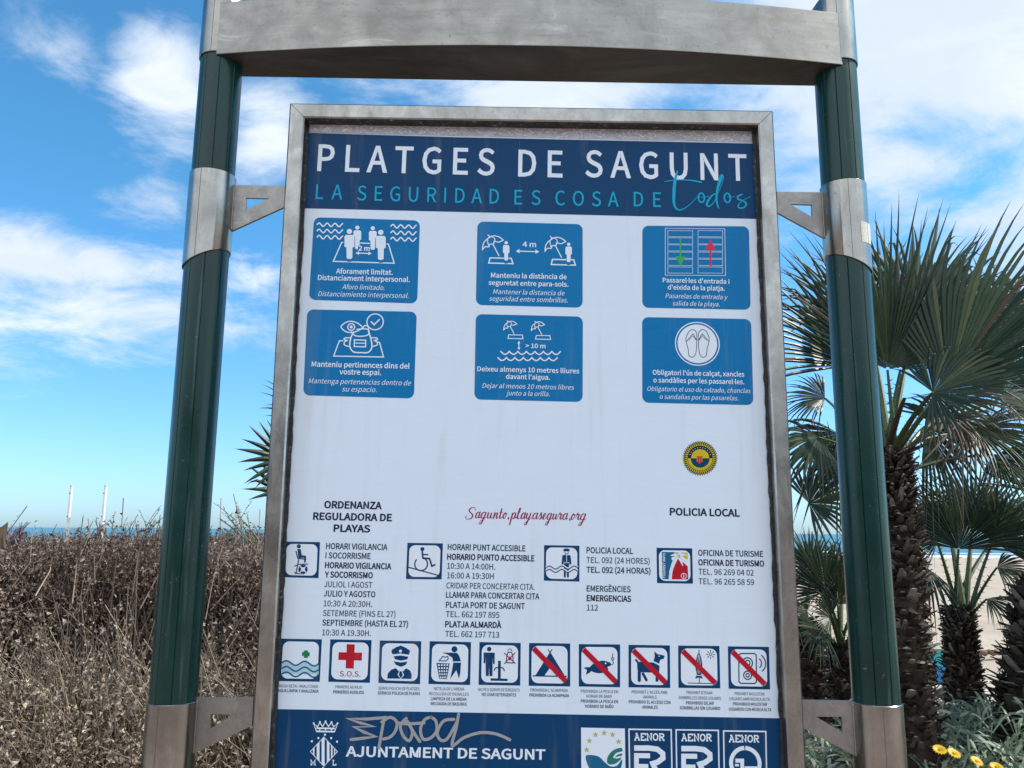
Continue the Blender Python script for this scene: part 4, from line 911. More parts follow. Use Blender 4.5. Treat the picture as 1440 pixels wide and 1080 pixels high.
def tonemat(name, trans, rough=.8):
    t = NT(name); at_ = t.n('ShaderNodeVertexColor'); at_.layer_name = 'tone'
    t.set(Base_Color=at_.outputs[0], Roughness=rough, Specular_IOR_Level=.25)
    tr = t.n('ShaderNodeBsdfTranslucent'); t.L.new(at_.outputs[0], tr.inputs[0]); mx = t.n('ShaderNodeMixShader'); mx.inputs[0].default_value = trans
    t.L.new(t.b.outputs[0], mx.inputs[1]); t.L.new(tr.outputs[0], mx.inputs[2]); t.L.new(mx.outputs[0], t.N['Material Output'].inputs[0]); return t.m
M['dryleaf'] = tonemat('dry_leaf', .2); M['twig'] = tonemat('dry_twig', 0, .9)

# ---- ground, beach, sea
def grid(name, xs, ys, zf, m):
    xs = np.asarray(xs); ys = np.asarray(ys); X, Y = np.meshgrid(xs, ys); V = np.stack([X, Y, zf(X, Y)], -1).reshape(-1, 3); nx = len(xs)
    F = [(j * nx + i, j * nx + i + 1, (j + 1) * nx + i + 1, (j + 1) * nx + i) for j in range(len(ys) - 1) for i in range(nx - 1)]
    o = np_mesh(name, V, F, m, smooth=True); o['kind'] = 'structure'; return o
grid('pavement', [-60, -20, 0, 20, 60], [-60, -20, 0, 2.36], lambda x, y: 0 * x, M['paving'])
def bump2(x, y): return .05 * np.sin(x * 1.7 + .6 * y) * np.sin(y * 1.3 + 1) + .03 * np.sin(x * 4.1 + 2) * np.sin(y * 3.7)
ys = np.concatenate([np.linspace(4.2, 14, 64), np.linspace(14.5, 40, 60), np.linspace(42, 130, 40)])
grid('sand', np.linspace(-70, 90, 220), ys, lambda x, y: bump2(x, y) * np.clip((y - 4.4) / 4, 0, 1) * .7 - .1 * np.clip((5.2 - y), 0, 1) - np.clip((y - 45) / 45, 0, 3) * .75, M['sand'])
grid('sea', [-40000, -4000, -400, 0, 400, 4000, 40000], [60, 85, 150, 500, 3000, 40000], lambda x, y: 0 * x - .78, M['sea'])
grid('planting_bed', np.linspace(-8, 9, 80), np.linspace(2.46, 6.9, 30), lambda x, y: .67 + .5 * bump2(x * 1.5, y * 1.5) - .75 * np.clip((y - 4.3) / 1.2, 0, 1) ** 1.5, M['soil'])
mb = MB(); mb.box((-8, 2.36, -.2), (9, 2.47, .66)); o = mb.build('kerb', M['concrete']); o['kind'] = 'structure'
bv = o.modifiers.new('bevel', 'BEVEL'); bv.width = .012; bv.segments = 2

# ---- boardwalk and log on the sand
mb = MB(); rr = random.Random(3)
for i in range(16):
    y = 7.5 + i * .145
    mb.box((-3 + rr.uniform(-.02, .02), y, .05 + rr.uniform(0, .008)), (9, y + .125, .085 + rr.uniform(0, .008)))
o = mb.build('boardwalk', M['board']); o['kind'] = 'structure'
lp_ = at(1368, 918, 11.4); lq = at(1450, 917, 11.4)
mb = MB(); pts = [lp_ + (lq - lp_) * (i / 24) + Vector((0, .03 * math.sin(i * 1.3), .012 * math.sin(i * 2.1))) for i in range(25)]
mb.tube(pts, [.034 + .004 * math.sin(i * 2.7) for i in range(25)], 9); o = mb.build('beach_log', M['log'], None, True)
tag(o, 'thin brown log lying on the sand beyond the palms', 'log')
# blue and turquoise things seen between two trunks
def bucket(px, py, Y, m, name, lab, cat_):
    p = at(px, py, Y); r = empty(name, p); tag(r, lab, cat_)
    mb = MB(); n = 20; prof = [(.0, 0), (.055, 0), (.075, .15), (.082, .152), (.082, .165), (.07, .165), (.052, .012), (0, .012)]
    vs = [(q * math.cos(2 * math.pi * k / n), q * math.sin(2 * math.pi * k / n), z) for q, z in prof for k in range(n)]
    mb.add(vs, [(i * n + k, i * n + (k + 1) % n, (i + 1) * n + (k + 1) % n, (i + 1) * n + k) for i in range(len(prof) - 1) for k in range(n)])
    mb.build('body', m, r, True, 40)
    mb = MB(); mb.tube([(.08 * math.cos(R_(a)), 0, .155 + .08 * math.sin(R_(a))) for a in range(0, 181, 15)], .005, 6); mb.build('handle', m, r, True)
bucket(1319, 962, 8.6, M['blueplastic'], 'beach_toy', 'small bright blue plastic toy showing between the two palm trunks', 'beach toy')
bucket(1317, 938, 9.0, M['turqplastic'], 'beach_toy', 'small turquoise plastic toy just above the bright blue one', 'beach toy')

# ---- masts on the beach
def mast(px, ytop, ybot, pxtop, Y, r, m, lab):
    a, b = at(px, ybot, Y), at(pxtop, ytop, Y); a.z = -.3 if Y < 60 else -.6
    root = empty('beach_mast', a); tag(root, lab, 'pole', 'tall poles on the beach')
    d = b - a; mb = MB(); mb.tube([Vector((0, 0, 0)), d * .5, d], [r, r * .95, r * .85], 14); mb.build('shaft', m, root, True, 40)
    mb = MB(); mb.tube([d, d * 1.004], [r * 1.15, r * 1.15], 14); mb.build('cap', m, root, True, 40)
    for f in (.72, .93):
        mb = MB(); q = d * f + Vector((-r * .45, -r * .8, 0)); mb.tube([q, q + Vector((-r * .1, -r * .25, 0))], [r * .35, r * .3], 8); mb.build('bolt', M['dark'], root, True, 40)
mast(94, 683, 753, 101, 24, .050, M['whitepaint'], 'white pole above the hedge, nearer the left edge')
mast(143, 683, 757, 149, 24, .050, M['whitepaint'], 'white pole above the hedge, nearer the green post')
mast(310, 701, 757, 311, 55, .045, M['greypole'], 'thin distant grey pole beside the green post')
mast(332, 706, 757, 333, 55, .045, M['greypole'], 'thin distant grey pole beside the steel frame')

# ---- palms
def basis(ax, nrm):
    ax = ax.normalized(); nrm = (nrm - ax * nrm.dot(ax)).normalized(); return ax, nrm, ax.cross(nrm)
def frond(parent, base, hub, tip, nrm, n=36, spread=80, droop=.10, fold=.5, split=.45, dry=False, cup=.10, stalk=True, sw=1.0, rs=random, org=Vector((0, 0, 0)), bend=.10):
    mb = MB(); base, hub, tip = base - org, hub - org, tip - org
    R = (tip - hub).length; ax, nr, sd_ = basis(tip - hub, Vector(nrm)); sp = R_(spread); da = sp / (n - 1)
    S = [.015, .2, split, .6, .75, .88, 1.0]
    for i in range(n):
        th = -sp + 2 * sp * i / (n - 1) + rs.uniform(-.25, .25) * da
        Ri = R * (.66 + .34 * math.cos(th * .62)) * rs.uniform(.90, 1.05)
        dr = rs.uniform(.5, 1.6) * droop; tw = rs.uniform(-1, 1) * .05; kink = rs.random() < .20
        vs = []; sgn = 1 if i % 2 else -1
        for s in S:
            r = s * Ri; a = th + tw * max(0, s - split) * 2
            d = ax * math.cos(a) + sd_ * math.sin(a); tn = -ax * math.sin(a) + sd_ * math.cos(a)
            w = r * math.tan(da) * 1.02 if s <= split else split * Ri * math.tan(da) * max(.02, 1 - ((s - split) / (1 - split)) ** 1.5) * sw
            g = Vector((0, 0, -1)) * (R * dr * s ** 3) + nr * (cup * r * (1 - math.cos(th)) * 1.2 + bend * R * math.sin(s * 2.2))
            if kink and s > .8: g += Vector((rs.uniform(-.1, .1), 0, -1)) * R * (s - .8) * .9
            c = hub + d * r + g
            vs += [c + tn * w - nr * fold * w * .6, c + nr * fold * w * .6, c - tn * w - nr * fold * w * .6]
        fs = []
        for k in range(len(S) - 1):
            b = 3 * k; fs += [(b, b + 1, b + 4, b + 3), (b + 1, b + 2, b + 5, b + 4)]
        if dry or rs.random() < .03: mb.add(vs, fs, 1)
        else:
            mb.add(vs, fs, 0)
            if rs.random() < .25: mb.mi[-2:] = [1, 1]                # browned tip
    if stalk:
        L = (hub - base).length; mid = (base + hub) / 2 + Vector((0, 0, .10 * L)); pts = []
        for k in range(9): t_ = k / 8; pts.append(base * (1 - t_) ** 2 + mid * 2 * t_ * (1 - t_) + hub * t_ * t_)
        mb.tube(pts, [.019 - .011 * k / 8 for k in range(9)], 6, 2 if not dry else 1, .55)
        for k in range(14):                                   # short thorns along both edges
            t_ = .15 + .75 * k / 14; p = base * (1 - t_) ** 2 + mid * 2 * t_ * (1 - t_) + hub * t_ * t_; q = (hub - base).normalized()
            sv = q.cross(Vector((0, -1, 0))).normalized() * (1 if k % 2 else -1)
            mb.add([p + q * .004, p - q * .004, p + sv * .024 + q * .008], [(0, 1, 2)], 2 if not dry else 1)
    return mb.build('frond', [M['frond'], M['frond_dry'], M['petiole']], parent)
def trunk(parent, pts, rad, nb, boot=.07, rs=random, org=Vector((0, 0, 0))):
    nb = int(nb * 4.4); rad = [r * .88 for r in rad]
    pts = [p - org for p in pts]; mb = MB()
    def path(t_):
        f = t_ * (len(pts) - 1); i = min(int(f), len(pts) - 2); u = f - i; return pts[i].lerp(pts[i + 1], u), rad[i] * (1 - u) + rad[i + 1] * u
    n = 26; P = [path(i / n) for i in range(n + 1)]
    mb.tube([p for p, r in P], [r * rs.uniform(.9, 1.06) for p, r in P], 14, 1)
    axis = (pts[-1] - pts[0]).normalized()
    for i in range(nb):
        t_ = (i + .5) / nb; p, r = path(t_); a = i * 2.39996 + rs.uniform(-.15, .15)
        ref = axis.orthogonal().normalized(); e2 = axis.cross(ref); o = ref * math.cos(a) + e2 * math.sin(a); tg = axis.cross(o)
        el = R_(rs.uniform(-8, 42)); d = o * math.cos(el) + axis * math.sin(el); up = axis * math.cos(el) - o * math.sin(el)
        L = boot * rs.uniform(.30, .95); w0 = r * rs.uniform(.15, .30); th = .007 * rs.uniform(.7, 1.4); w1 = w0 * rs.uniform(.35, .75)
        b = p + o * r * .82 + axis * rs.uniform(-.01, .01); bend = axis * rs.uniform(-.006, .028); sk = tg * rs.uniform(-.018, .018)
        vs = []
        for (f, w, h, off) in ((0, w0, th * 1.6, 0), (.55, (w0 + w1) / 2, th, .4), (1, w1, th * .45, 1)):
            c = b + d * (L + r * .15) * f + bend * off + sk * off
            vs += [c - tg * w - up * h * .2, c + up * h, c + tg * w - up * h * .2, c - up * h * .5]
        fs = []
        for k in (0, 4): fs += [(k + q, k + (q + 1) % 4, k + 4 + (q + 1) % 4, k + 4 + q) for q in range(4)]
        fs.append((8, 9, 10, 11)); mb.add(vs, fs, 0)
    for i in range(nb * 3):                                     # loose fibre
        t_ = rs.random(); p, r = path(t_); a = rs.uniform(0, 6.283); ref = axis.orthogonal().normalized(); e2 = axis.cross(ref); o = ref * math.cos(a) + e2 * math.sin(a); tg = axis.cross(o)
        b = p + o * r * 1.0; q = b + o * rs.uniform(.005, .04) + tg * rs.uniform(-.06, .06) + axis * rs.uniform(-.05, .05)
        mb.add([b + axis * .0016, b - axis * .0016, (b + q) / 2 + o * .008, q], [(0, 1, 2), (1, 3, 2)], 1)
    return mb.build('trunk', [M['boot'], M['fibre']], parent)
def palm(name, label, tr, rad, nb, fr, seed, boot=.07, n=34):
    rs = random.Random(seed); base = tr[0].copy(); root = empty(name, base); tag(root, label, 'palm tree', 'fan palms behind the board')
    trunk(root, tr, rad, nb, boot, rs, base)
    top = tr[-1]
    for q in fr:
        h, t_, nr = q[0], q[1], q[2]; kw = dict(q[3]) if len(q) > 3 else {}
        kw.setdefault('n', n)
        b = top + Vector((rs.uniform(-.03, .03), rs.uniform(-.03, .03), rs.uniform(-.10, .02)))
        frond(root, b, at(*h), at(*t_), nr, rs=rs, org=base, **kw)
    return root
def filler(top, k, rs, L=.45, Rr=.55, up=(.1, 1.0), az=(0, 360)):
    """more fronds round the back of a crown"""
    out = []
    for i in range(k):
        a = R_(az[0] + (az[1] - az[0]) * (i + rs.random() * .6) / k); e = rs.uniform(*up); d = Vector((math.cos(a) * math.cos(e), math.sin(a) * math.cos(e), math.sin(e)))
        out.append((top + d * L * rs.uniform(.8, 1.2), d, Rr * rs.uniform(.85, 1.1)))
    return out
def dn(p, z=-.02): q = p.copy(); q.z = z; return q
rs0 = random.Random(21)
def add_fill(root, top, base, k, rs, n=24, **kw):
    for h, d, Rr in filler(top, k, rs, **kw):
        nr = Vector((0, 0, 1)) - d * d.z
        frond(root, top + Vector((rs.uniform(-.03, .03), rs.uniform(-.03, .03), -.03)), h, h + (d + Vector((0, 0, -.15))).normalized() * Rr, nr, n=n, spread=rs.uniform(85, 110), rs=rs, org=base)
V3 = lambda *a: a
# tallest palm, just right of the post
b1, m1, t1 = at(1284, 1062, 3.45), at(1266, 820, 3.5), at(1252, 640, 3.55)
p1 = palm('fan_palm', 'tallest fan palm with a shaggy trunk right beside the green post', [dn(b1), b1, m1, at(1256, 700, 3.54), t1], [.125, .104, .085, .068, .058], 300, [
    ((1248, 520, 3.5), (1272, 262, 3.35), (0.05, -1, .2), dict(spread=70, n=42, droop=.06, bend=.03, split=.38, sw=.9)),
    ((1266, 520, 3.62), (1312, 290, 3.6), (0.0, -1, .2), dict(spread=72, n=30, droop=.09, bend=.03, split=.38, sw=.85)),
    ((1335, 545, 3.3), (1482, 285, 3.1), (-.94, -.36, .1), dict(spread=66, n=34, droop=.07, split=.5, sw=.9)),
    ((1200, 515, 3.7), (1092, 350, 3.6), (.1, -1, .1), dict(spread=62, n=36, droop=.06)),
    ((1312, 552, 3.15), (1452, 512, 3.0), (0, -.75, .6), dict(spread=112, n=36, droop=.05, cup=-.1)),
    ((1372, 605, 3.5), (1475, 655, 3.3), (-.15, -.75, .6), dict(spread=85, n=32, droop=.15)),
    ((1272, 560, 3.35), (1450, 585, 3.2), (0, -.6, .8), dict(spread=9, n=9, droop=.12, dry=True, split=.7, bend=.16)),
    ((1352, 592, 3.35), (1338, 705, 3.3), (.2, -1, .1), dict(spread=38, n=9, droop=.1, dry=True, split=.25, sw=.8, stalk=False)),
    ((1170, 672, 3.85), (1115, 610, 3.7), (.1, -.8, .5), dict(spread=95, n=26, droop=.1)),
    ((1285, 470, 3.9), (1352, 310, 4.0), (0, -1, .2), dict(spread=75, n=34)),
    ((1225, 470, 3.95), (1165, 330, 4.1), (0, -1, .2), dict(spread=75, n=34)),
    ((1150, 615, 3.7), (1092, 660, 3.6), (.2, -.9, .4), dict(spread=70, n=22, droop=.3)),
    ((1365, 545, 3.9), (1475, 430, 4.1), (0, -.9, .4), dict(spread=70, n=32)),
    ((1340, 610, 3.7), (1420, 560, 3.9), (-.1, -.6, .8), dict(spread=100, n=30, droop=.2)),
    ((1330, 585, 3.45), (1400, 625, 3.2), (-.1, -.8, .6), dict(spread=60, n=14, droop=.25, dry=True, split=.3)),
    ((1400, 640, 3.6), (1470, 700, 3.5), (-.2, -.6, .7), dict(spread=80, n=26, droop=.2)),
    ((1160, 560, 4.0), (1085, 560, 4.1), (0.1, -.8, .6), dict(spread=85, n=28, droop=.2)),
    ((1138, 708, 3.7), (1215, 665, 3.6), (-.1, -.8, .55), dict(spread=100, n=26, droop=.15)),
    ((1180, 610, 3.9), (1120, 700, 3.9), (.2, -.8, .5), dict(spread=80, n=24, droop=.35, dry=False)),
    ((1300, 600, 3.75), (1375, 690, 3.8), (-.1, -.8, .5), dict(spread=70, n=22, droop=.4)),
    ((1410, 560, 3.6), (1490, 600, 3.5), (0, -.5, .85), dict(spread=110, n=30, droop=.25)),
    ((1390, 480, 4.0), (1470, 380, 4.1), (-.2, -.9, .3), dict(spread=80, n=34, droop=.08))], 3)
# middle palm
b2, t2 = at(1356, 1060, 4.3), at(1348, 855, 4.35)
p2 = palm('fan_palm', 'shorter fan palm with a dark slim trunk against the sand', [dn(b2), b2, at(1354, 960, 4.32), t2], [.105, .088, .070, .055], 240, [
    ((1348, 772, 4.3), (1352, 652, 4.25), (0, -1, .2), dict(spread=82, n=38)),
    ((1318, 762, 4.3), (1250, 690, 4.2), (.1, -1, .3), dict(spread=78, n=34)),
    ((1396, 762, 4.3), (1468, 678, 4.2), (-.1, -1, .3), dict(spread=82, n=34)),
    ((1402, 798, 4.2), (1475, 812, 4.1), (0, -.6, .8), dict(spread=80, n=26, droop=.2)),
    ((1368, 745, 4.6), (1398, 640, 4.7), (0, -1, .2), dict(spread=80, n=34)),
    ((1335, 745, 4.6), (1300, 650, 4.7), (0, -1, .2), dict(spread=80, n=34)),
    ((1305, 800, 4.4), (1262, 850, 4.3), (0, -.7, .7), dict(spread=70, n=24, droop=.25)),
    ((1388, 842, 4.3), (1432, 872, 4.2), (0, -.7, .7), dict(spread=60, n=18, droop=.25)),
    ((1415, 740, 4.7), (1490, 730, 4.8), (0, -.7, .7), dict(spread=90, n=30))], 11, .06)
# small palm left of the post
b3, t3 = at(1188, 1040, 4.9), at(1183, 905, 4.95)
p3 = palm('fan_palm', 'small fan palm between the steel frame and the green post', [dn(b3), b3, t3], [.09, .075, .055], 150, [
    ((1160, 832, 4.85), (1133, 742, 4.8), (0, -1, .2), dict(spread=88, n=32)),
    ((1168, 868, 4.8), (1128, 846, 4.75), (0, -1, .3), dict(spread=90, n=26)),
    ((1205, 845, 4.9), (1232, 768, 4.9), (0, -1, .2), dict(spread=85, n=30)),
    ((1152, 885, 4.9), (1112, 905, 4.8), (0, -.8, .6), dict(spread=70, n=20, droop=.25)),
    ((1185, 825, 5.1), (1188, 745, 5.2), (0, -1, .2), dict(spread=80, n=28)),
    ((1215, 880, 4.9), (1256, 880, 4.8), (0, -.8, .6), dict(spread=80, n=22, droop=.2)),
    ((1140, 800, 5.1), (1110, 742, 5.1), (0, -1, .2), dict(spread=90, n=28)),
    ((1178, 850, 4.85), (1172, 790, 4.8), (0, -1, .3), dict(spread=85, n=26)),
    ((1135, 860, 5.0), (1105, 850, 5.0), (0, -.9, .4), dict(spread=100, n=26, droop=.2))], 14, .055)
b4, t4 = at(1152, 1060, 5.2), at(1130, 870, 5.4)
p4 = palm('fan_palm', 'dark fan palm half hidden by the steel frame', [dn(b4), b4, t4], [.19, .15, .09], 210, [
    ((1108, 830, 5.3), (1072, 760, 5.2), (0, -1, .2), dict(spread=85, n=28)),
    ((1140, 815, 5.5), (1152, 735, 5.6), (0, -1, .2), dict(spread=80, n=28)),
    ((1100, 860, 5.3), (1060, 880, 5.2), (0, -.8, .6), dict(spread=80, n=22, droop=.2))], 17, .08)
b5, t5 = at(1452, 1078, 3.7), at(1476, 815, 3.85)
p5 = palm('fan_palm', 'thick dark palm trunk cut off by the right edge of the photo', [dn(b5), b5, t5], [.20, .175, .12], 260, [
    ((1480, 700, 3.8), (1450, 560, 3.8), (0, -1, .2), dict(spread=70, n=30)),
    ((1540, 720, 3.8), (1640, 620, 3.8), (0, -1, .3), dict(spread=80, n=30)),
    ((1500, 640, 4.1), (1540, 480, 4.3), (0, -1, .2), dict(spread=80, n=30))], 19, .085)
add_fill(p5, t5, b5 * 0 + dn(b5), 4, rs0, az=(-60, 60), Rr=.5)
b6, t6 = at(480, 1050, 4.0), at(470, 735, 4.0)
p6 = palm('fan_palm', 'fan palm hidden behind the board with frond tips showing at its left', [dn(b6), b6, t6], [.13, .12, .07], 200, [
    ((405, 646, 3.9), (334, 622, 3.8), (0.1, -1, .2), dict(spread=58, n=10, droop=.02, split=.5, sw=.9)),
    ((402, 690, 3.9), (343, 672, 3.8), (0.1, -1, .2), dict(spread=28, n=5, droop=.02, split=.5, sw=.8)),
    ((425, 572, 4.0), (368, 540, 4.0), (0.1, -1, .2), dict(spread=10, n=3, droop=.02, split=.3, sw=.8)),
    ((520, 640, 4.0), (600, 560, 4.0), (0, -1, .3), dict(spread=80, n=26)),
    ((480, 600, 4.2), (490, 480, 4.3), (0, -1, .3), dict(spread=80, n=26))], 23)

# ---- dry hedge
def tubes3(A, B, C, r0, r1):
    """three-sided twigs through three points each (vectorised)"""
    n = len(A); V = np.zeros((n, 9, 3)); d = C - A; d /= np.linalg.norm(d, axis=1, keepdims=True) + 1e-9
    ref = np.where(np.abs(d[:, 2:3]) < .9, np.array([[0, 0, 1.]]), np.array([[1., 0, 0]])); s = np.cross(d, ref); s /= np.linalg.norm(s, axis=1, keepdims=True); u = np.cross(s, d)
    for j, (P, r) in enumerate(((A, r0), (B, (r0 + r1) / 2), (C, r1))):
        for k in range(3):
            a = 2 * math.pi * k / 3; V[:, 3 * j + k] = P + (s * math.cos(a) + u * math.sin(a)) * (r[:, None] if hasattr(r, 'shape') else r)
    b = (np.arange(n) * 9)[:, None]; F = np.concatenate([b + np.array([[3 * j + k, 3 * j + (k + 1) % 3, 3 * j + 3 + (k + 1) % 3, 3 * j + 3 + k]]) for j in range(2) for k in range(3)])
    return V.reshape(-1, 3), F
def leaves(P, D, L, Wd, curl=.5):
    """folded, curled leaf blades at P pointing along D"""
    n = len(P); D = D / (np.linalg.norm(D, axis=1, keepdims=True) + 1e-9); q = rng.normal(size=(n, 3)); S = np.cross(D, q); S /= np.linalg.norm(S, axis=1, keepdims=True) + 1e-9; N = np.cross(S, D)
    L = L[:, None]; Wd = Wd[:, None]; c = (rng.uniform(.1, 1, (n, 1)) * curl)
    V = np.stack([P, P + D * L * .45 + S * Wd + N * Wd * c * 1.4, P + D * L * .5 - N * L * .04, P + D * L * .45 - S * Wd + N * Wd * c * 1.4, P + D * L * (1 - .2 * c) - N * L * c * .55], 1)
    b = (np.arange(n) * 5)[:, None]; F = np.concatenate([b + np.array([[0, 2, 1]]), b + np.array([[0, 3, 2]]), b + np.array([[1, 2, 4]]), b + np.array([[2, 3, 4]])])
    return V.reshape(-1, 3), F
def lump(x, z): return .10 * np.sin(2.1 * x + 1.3 * z + .5) + .07 * np.sin(5.3 * x - 2.9 * z) + .05 * np.sin(9.7 * x + 6.1 * z + 1) + .03 * np.sin(17 * x - 13 * z)
def yf(x, z): return 2.92 + .30 * np.clip((z - .5) / 1.1, 0, 1.2) + lump(x, z)
def ztop(x): return 1.575 + .022 * np.sin(3.1 * x) + .018 * np.sin(7.7 * x + 1)
HX0, HX1 = -4.6, .25
def pick(n, pal, jit=.25, g=1.25):
    c = np.array(pal)[rng.integers(0, len(pal), n)]; return np.clip(c * g * rng.uniform(1 - jit, 1 + jit, (n, 1)), 0, 1)
hedge = empty('dry_hedge', (-2, 3.2, .45)); tag(hedge, 'long withered hedge of brown twigs and curled dry leaves left of the board', 'hedge')
hb = np.array([-2, 3.2, .45])
# twigs : tips lie on the front face and on the top
nF, nT = 15000, 6500
xf = rng.uniform(HX0, HX1, nF); zf = rng.uniform(.45, 1.55, nF); dep = rng.exponential(.09, nF)
zf = .72 + (zf - .45) / 1.1 * .84
tipF = np.stack([xf, yf(xf, zf) + dep - .04, zf], 1)
dirF = np.stack([rng.normal(0, .45, nF), rng.normal(-.35, .35, nF), rng.normal(.75, .5, nF)], 1)
xt = rng.uniform(HX0, HX1, nT); yt = 3.05 + rng.uniform(0, 1, nT) ** 1.5 * 2.6
tipT = np.stack([xt, yt, ztop(xt) + rng.normal(-.03, .028, nT) - .0 * yt], 1)
dirT = np.stack([rng.normal(0, .4, nT), rng.normal(-.1, .35, nT), rng.normal(1, .3, nT)], 1)
tip = np.concatenate([tipF, tipT]); dr = np.concatenate([dirF, dirT]); dr /= np.linalg.norm(dr, axis=1, keepdims=True)
Lt = rng.uniform(.08, .30, len(tip)); A = tip - dr * Lt[:, None]; Bm = (A + tip) / 2 + rng.normal(0, .018, (len(tip), 3))
V, F = tubes3(A - hb, Bm - hb, tip - hb, rng.uniform(.0014, .0030, len(tip)), rng.uniform(.0008, .0013, len(tip)))
col = np.repeat(pick(len(tip), [(.085, .06, .05), (.13, .095, .078), (.18, .14, .115), (.06, .045, .04)], .3, 1.6), 9, 0)
np_mesh('twigs', V, F, M['twig'], hedge, col)
K = 14; n = len(tip); s = rng.uniform(.15, 1.0, (n, K)); keep = rng.random((n, K)) < np.concatenate([np.full(nF, .85), np.full(nT, .8)])[:, None]
P = (A[:, None] * (1 - s[..., None]) ** 2 + 2 * Bm[:, None] * (s * (1 - s))[..., None] + tip[:, None] * s[..., None] ** 2)[keep]
P += rng.normal(0, .006, P.shape); nl = len(P)
D = rng.normal(0, .75, (nl, 3)) + np.array([0, -.15, -.15])
L = .008 + .017 * rng.random(nl) ** 1.8
V, F = leaves(P - hb, D, L, L * rng.uniform(.22, .42, nl), 1.1)
# leaf colours : mauve-brown above, paler and greyer in clumps, cream low down
cl = np.sin(P[:, 0] * 3.1 + 1) * np.sin(P[:, 2] * 5.3 + P[:, 0] * 2) + .5 * np.sin(P[:, 0] * 9 + P[:, 2] * 7)
c1 = pick(nl, [(.20, .148, .118), (.25, .19, .15), (.16, .117, .094), (.29, .23, .182), (.13, .096, .078)]); c2 = pick(nl, [(.40, .34, .275), (.30, .26, .21), (.47, .41, .345), (.22, .20, .155)])
pm = np.clip(.16 + .16 * cl + .7 * np.clip((1.30 - P[:, 2]) / .5, 0, 1), 0, 1)
col = np.where((rng.random(nl) < pm)[:, None], c2, c1)
gr = (rng.random(nl) < np.clip(.5 * (-.6 - (P[:, 0] + .9)), 0, .45))[:, None]
col = np.where(gr, pick(nl, [(.17, .165, .125), (.22, .21, .17), (.12, .115, .09)]), col)
tn = .5 + .5 * np.sin(P[:, 0] * 4.3 + 2.0 * np.sin(P[:, 2] * 3.1)) * np.sin(P[:, 2] * 6.0 + P[:, 0] * 2.2 + 1)
col = np.clip(col * (.62 + .62 * tn)[:, None], 0, .8)
np_mesh('leaves', V, F, M['dryleaf'], hedge, np.repeat(col, 5, 0))
# thick stems inside
ns = 120; xs = rng.uniform(HX0, HX1, ns); y0 = yf(xs, 1.0) + rng.uniform(.12, .40, ns); top = np.stack([xs + rng.normal(0, .16, ns), y0 + rng.normal(0, .1, ns), rng.uniform(1.15, 1.585, ns)], 1); bot = np.stack([xs, y0 + .05, np.full(ns, .42)], 1)
for (cx, k) in ((-1.34, 20), (-1.68, 7)):      # bunched dark stems that show in the photograph
    q = np.stack([rng.normal(cx, .05, k), yf(np.full(k, cx), 1.0) + rng.uniform(-.06, .05, k), rng.uniform(1.15, 1.5, k)], 1); bot = np.concatenate([bot, np.stack([cx + .02 + rng.normal(0, .03, k), q[:, 1] - .05, np.full(k, .45)], 1)]); top = np.concatenate([top, q + rng.normal(0, .05, q.shape)])
ns = len(top); mid = (top + bot) / 2 + rng.normal(0, .04, (ns, 3)) * np.array([1, .5, 0])
V, F = tubes3(bot - hb, mid - hb, top - hb, rng.uniform(.005, .011, ns), rng.uniform(.002, .004, ns)); np_mesh('stems', V, F, M['twig'], hedge, np.repeat(pick(ns, [(.05, .036, .03), (.075, .055, .045)]), 9, 0))
# bare twigs standing out of the top
nb = 420; xb = rng.uniform(HX0, HX1, nb); yb = rng.uniform(3.0, 4.2, nb); zb = ztop(xb) - .10; d = np.stack([rng.normal(.1, .35, nb), rng.normal(0, .3, nb), np.ones(nb)], 1); d /= np.linalg.norm(d, axis=1, keepdims=True)
A2 = np.stack([xb, yb, zb], 1); C2 = A2 + d * rng.uniform(.08, .17, (nb, 1)); V, F = tubes3(A2 - hb, (A2 + C2) / 2 - hb + rng.normal(0, .006, (nb, 3)), C2 - hb, rng.uniform(.0018, .0038, nb), rng.uniform(.0008, .0016, nb))
np_mesh('bare_twigs', V, F, M['twig'], hedge, np.repeat(pick(nb, [(.075, .05, .045), (.11, .08, .07)]), 9, 0))
# dense dark heart of the hedge
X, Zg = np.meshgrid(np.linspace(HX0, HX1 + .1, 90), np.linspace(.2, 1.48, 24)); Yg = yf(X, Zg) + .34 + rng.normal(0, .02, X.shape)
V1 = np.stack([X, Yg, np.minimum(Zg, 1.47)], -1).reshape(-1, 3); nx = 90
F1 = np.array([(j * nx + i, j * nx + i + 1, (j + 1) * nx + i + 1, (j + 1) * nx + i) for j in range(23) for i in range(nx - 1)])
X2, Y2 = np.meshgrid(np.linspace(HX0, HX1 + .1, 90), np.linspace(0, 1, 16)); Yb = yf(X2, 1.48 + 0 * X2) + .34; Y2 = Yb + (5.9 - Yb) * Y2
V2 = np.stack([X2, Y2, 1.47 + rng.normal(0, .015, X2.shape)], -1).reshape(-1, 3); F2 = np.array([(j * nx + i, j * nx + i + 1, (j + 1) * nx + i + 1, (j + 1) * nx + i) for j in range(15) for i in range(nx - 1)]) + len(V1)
Vc = np.concatenate([V1, V2]) - hb; np_mesh('inner_brush', Vc, np.concatenate([F1, F2]), M['twig'], hedge, np.repeat([[.085, .066, .054]], len(Vc), 0))

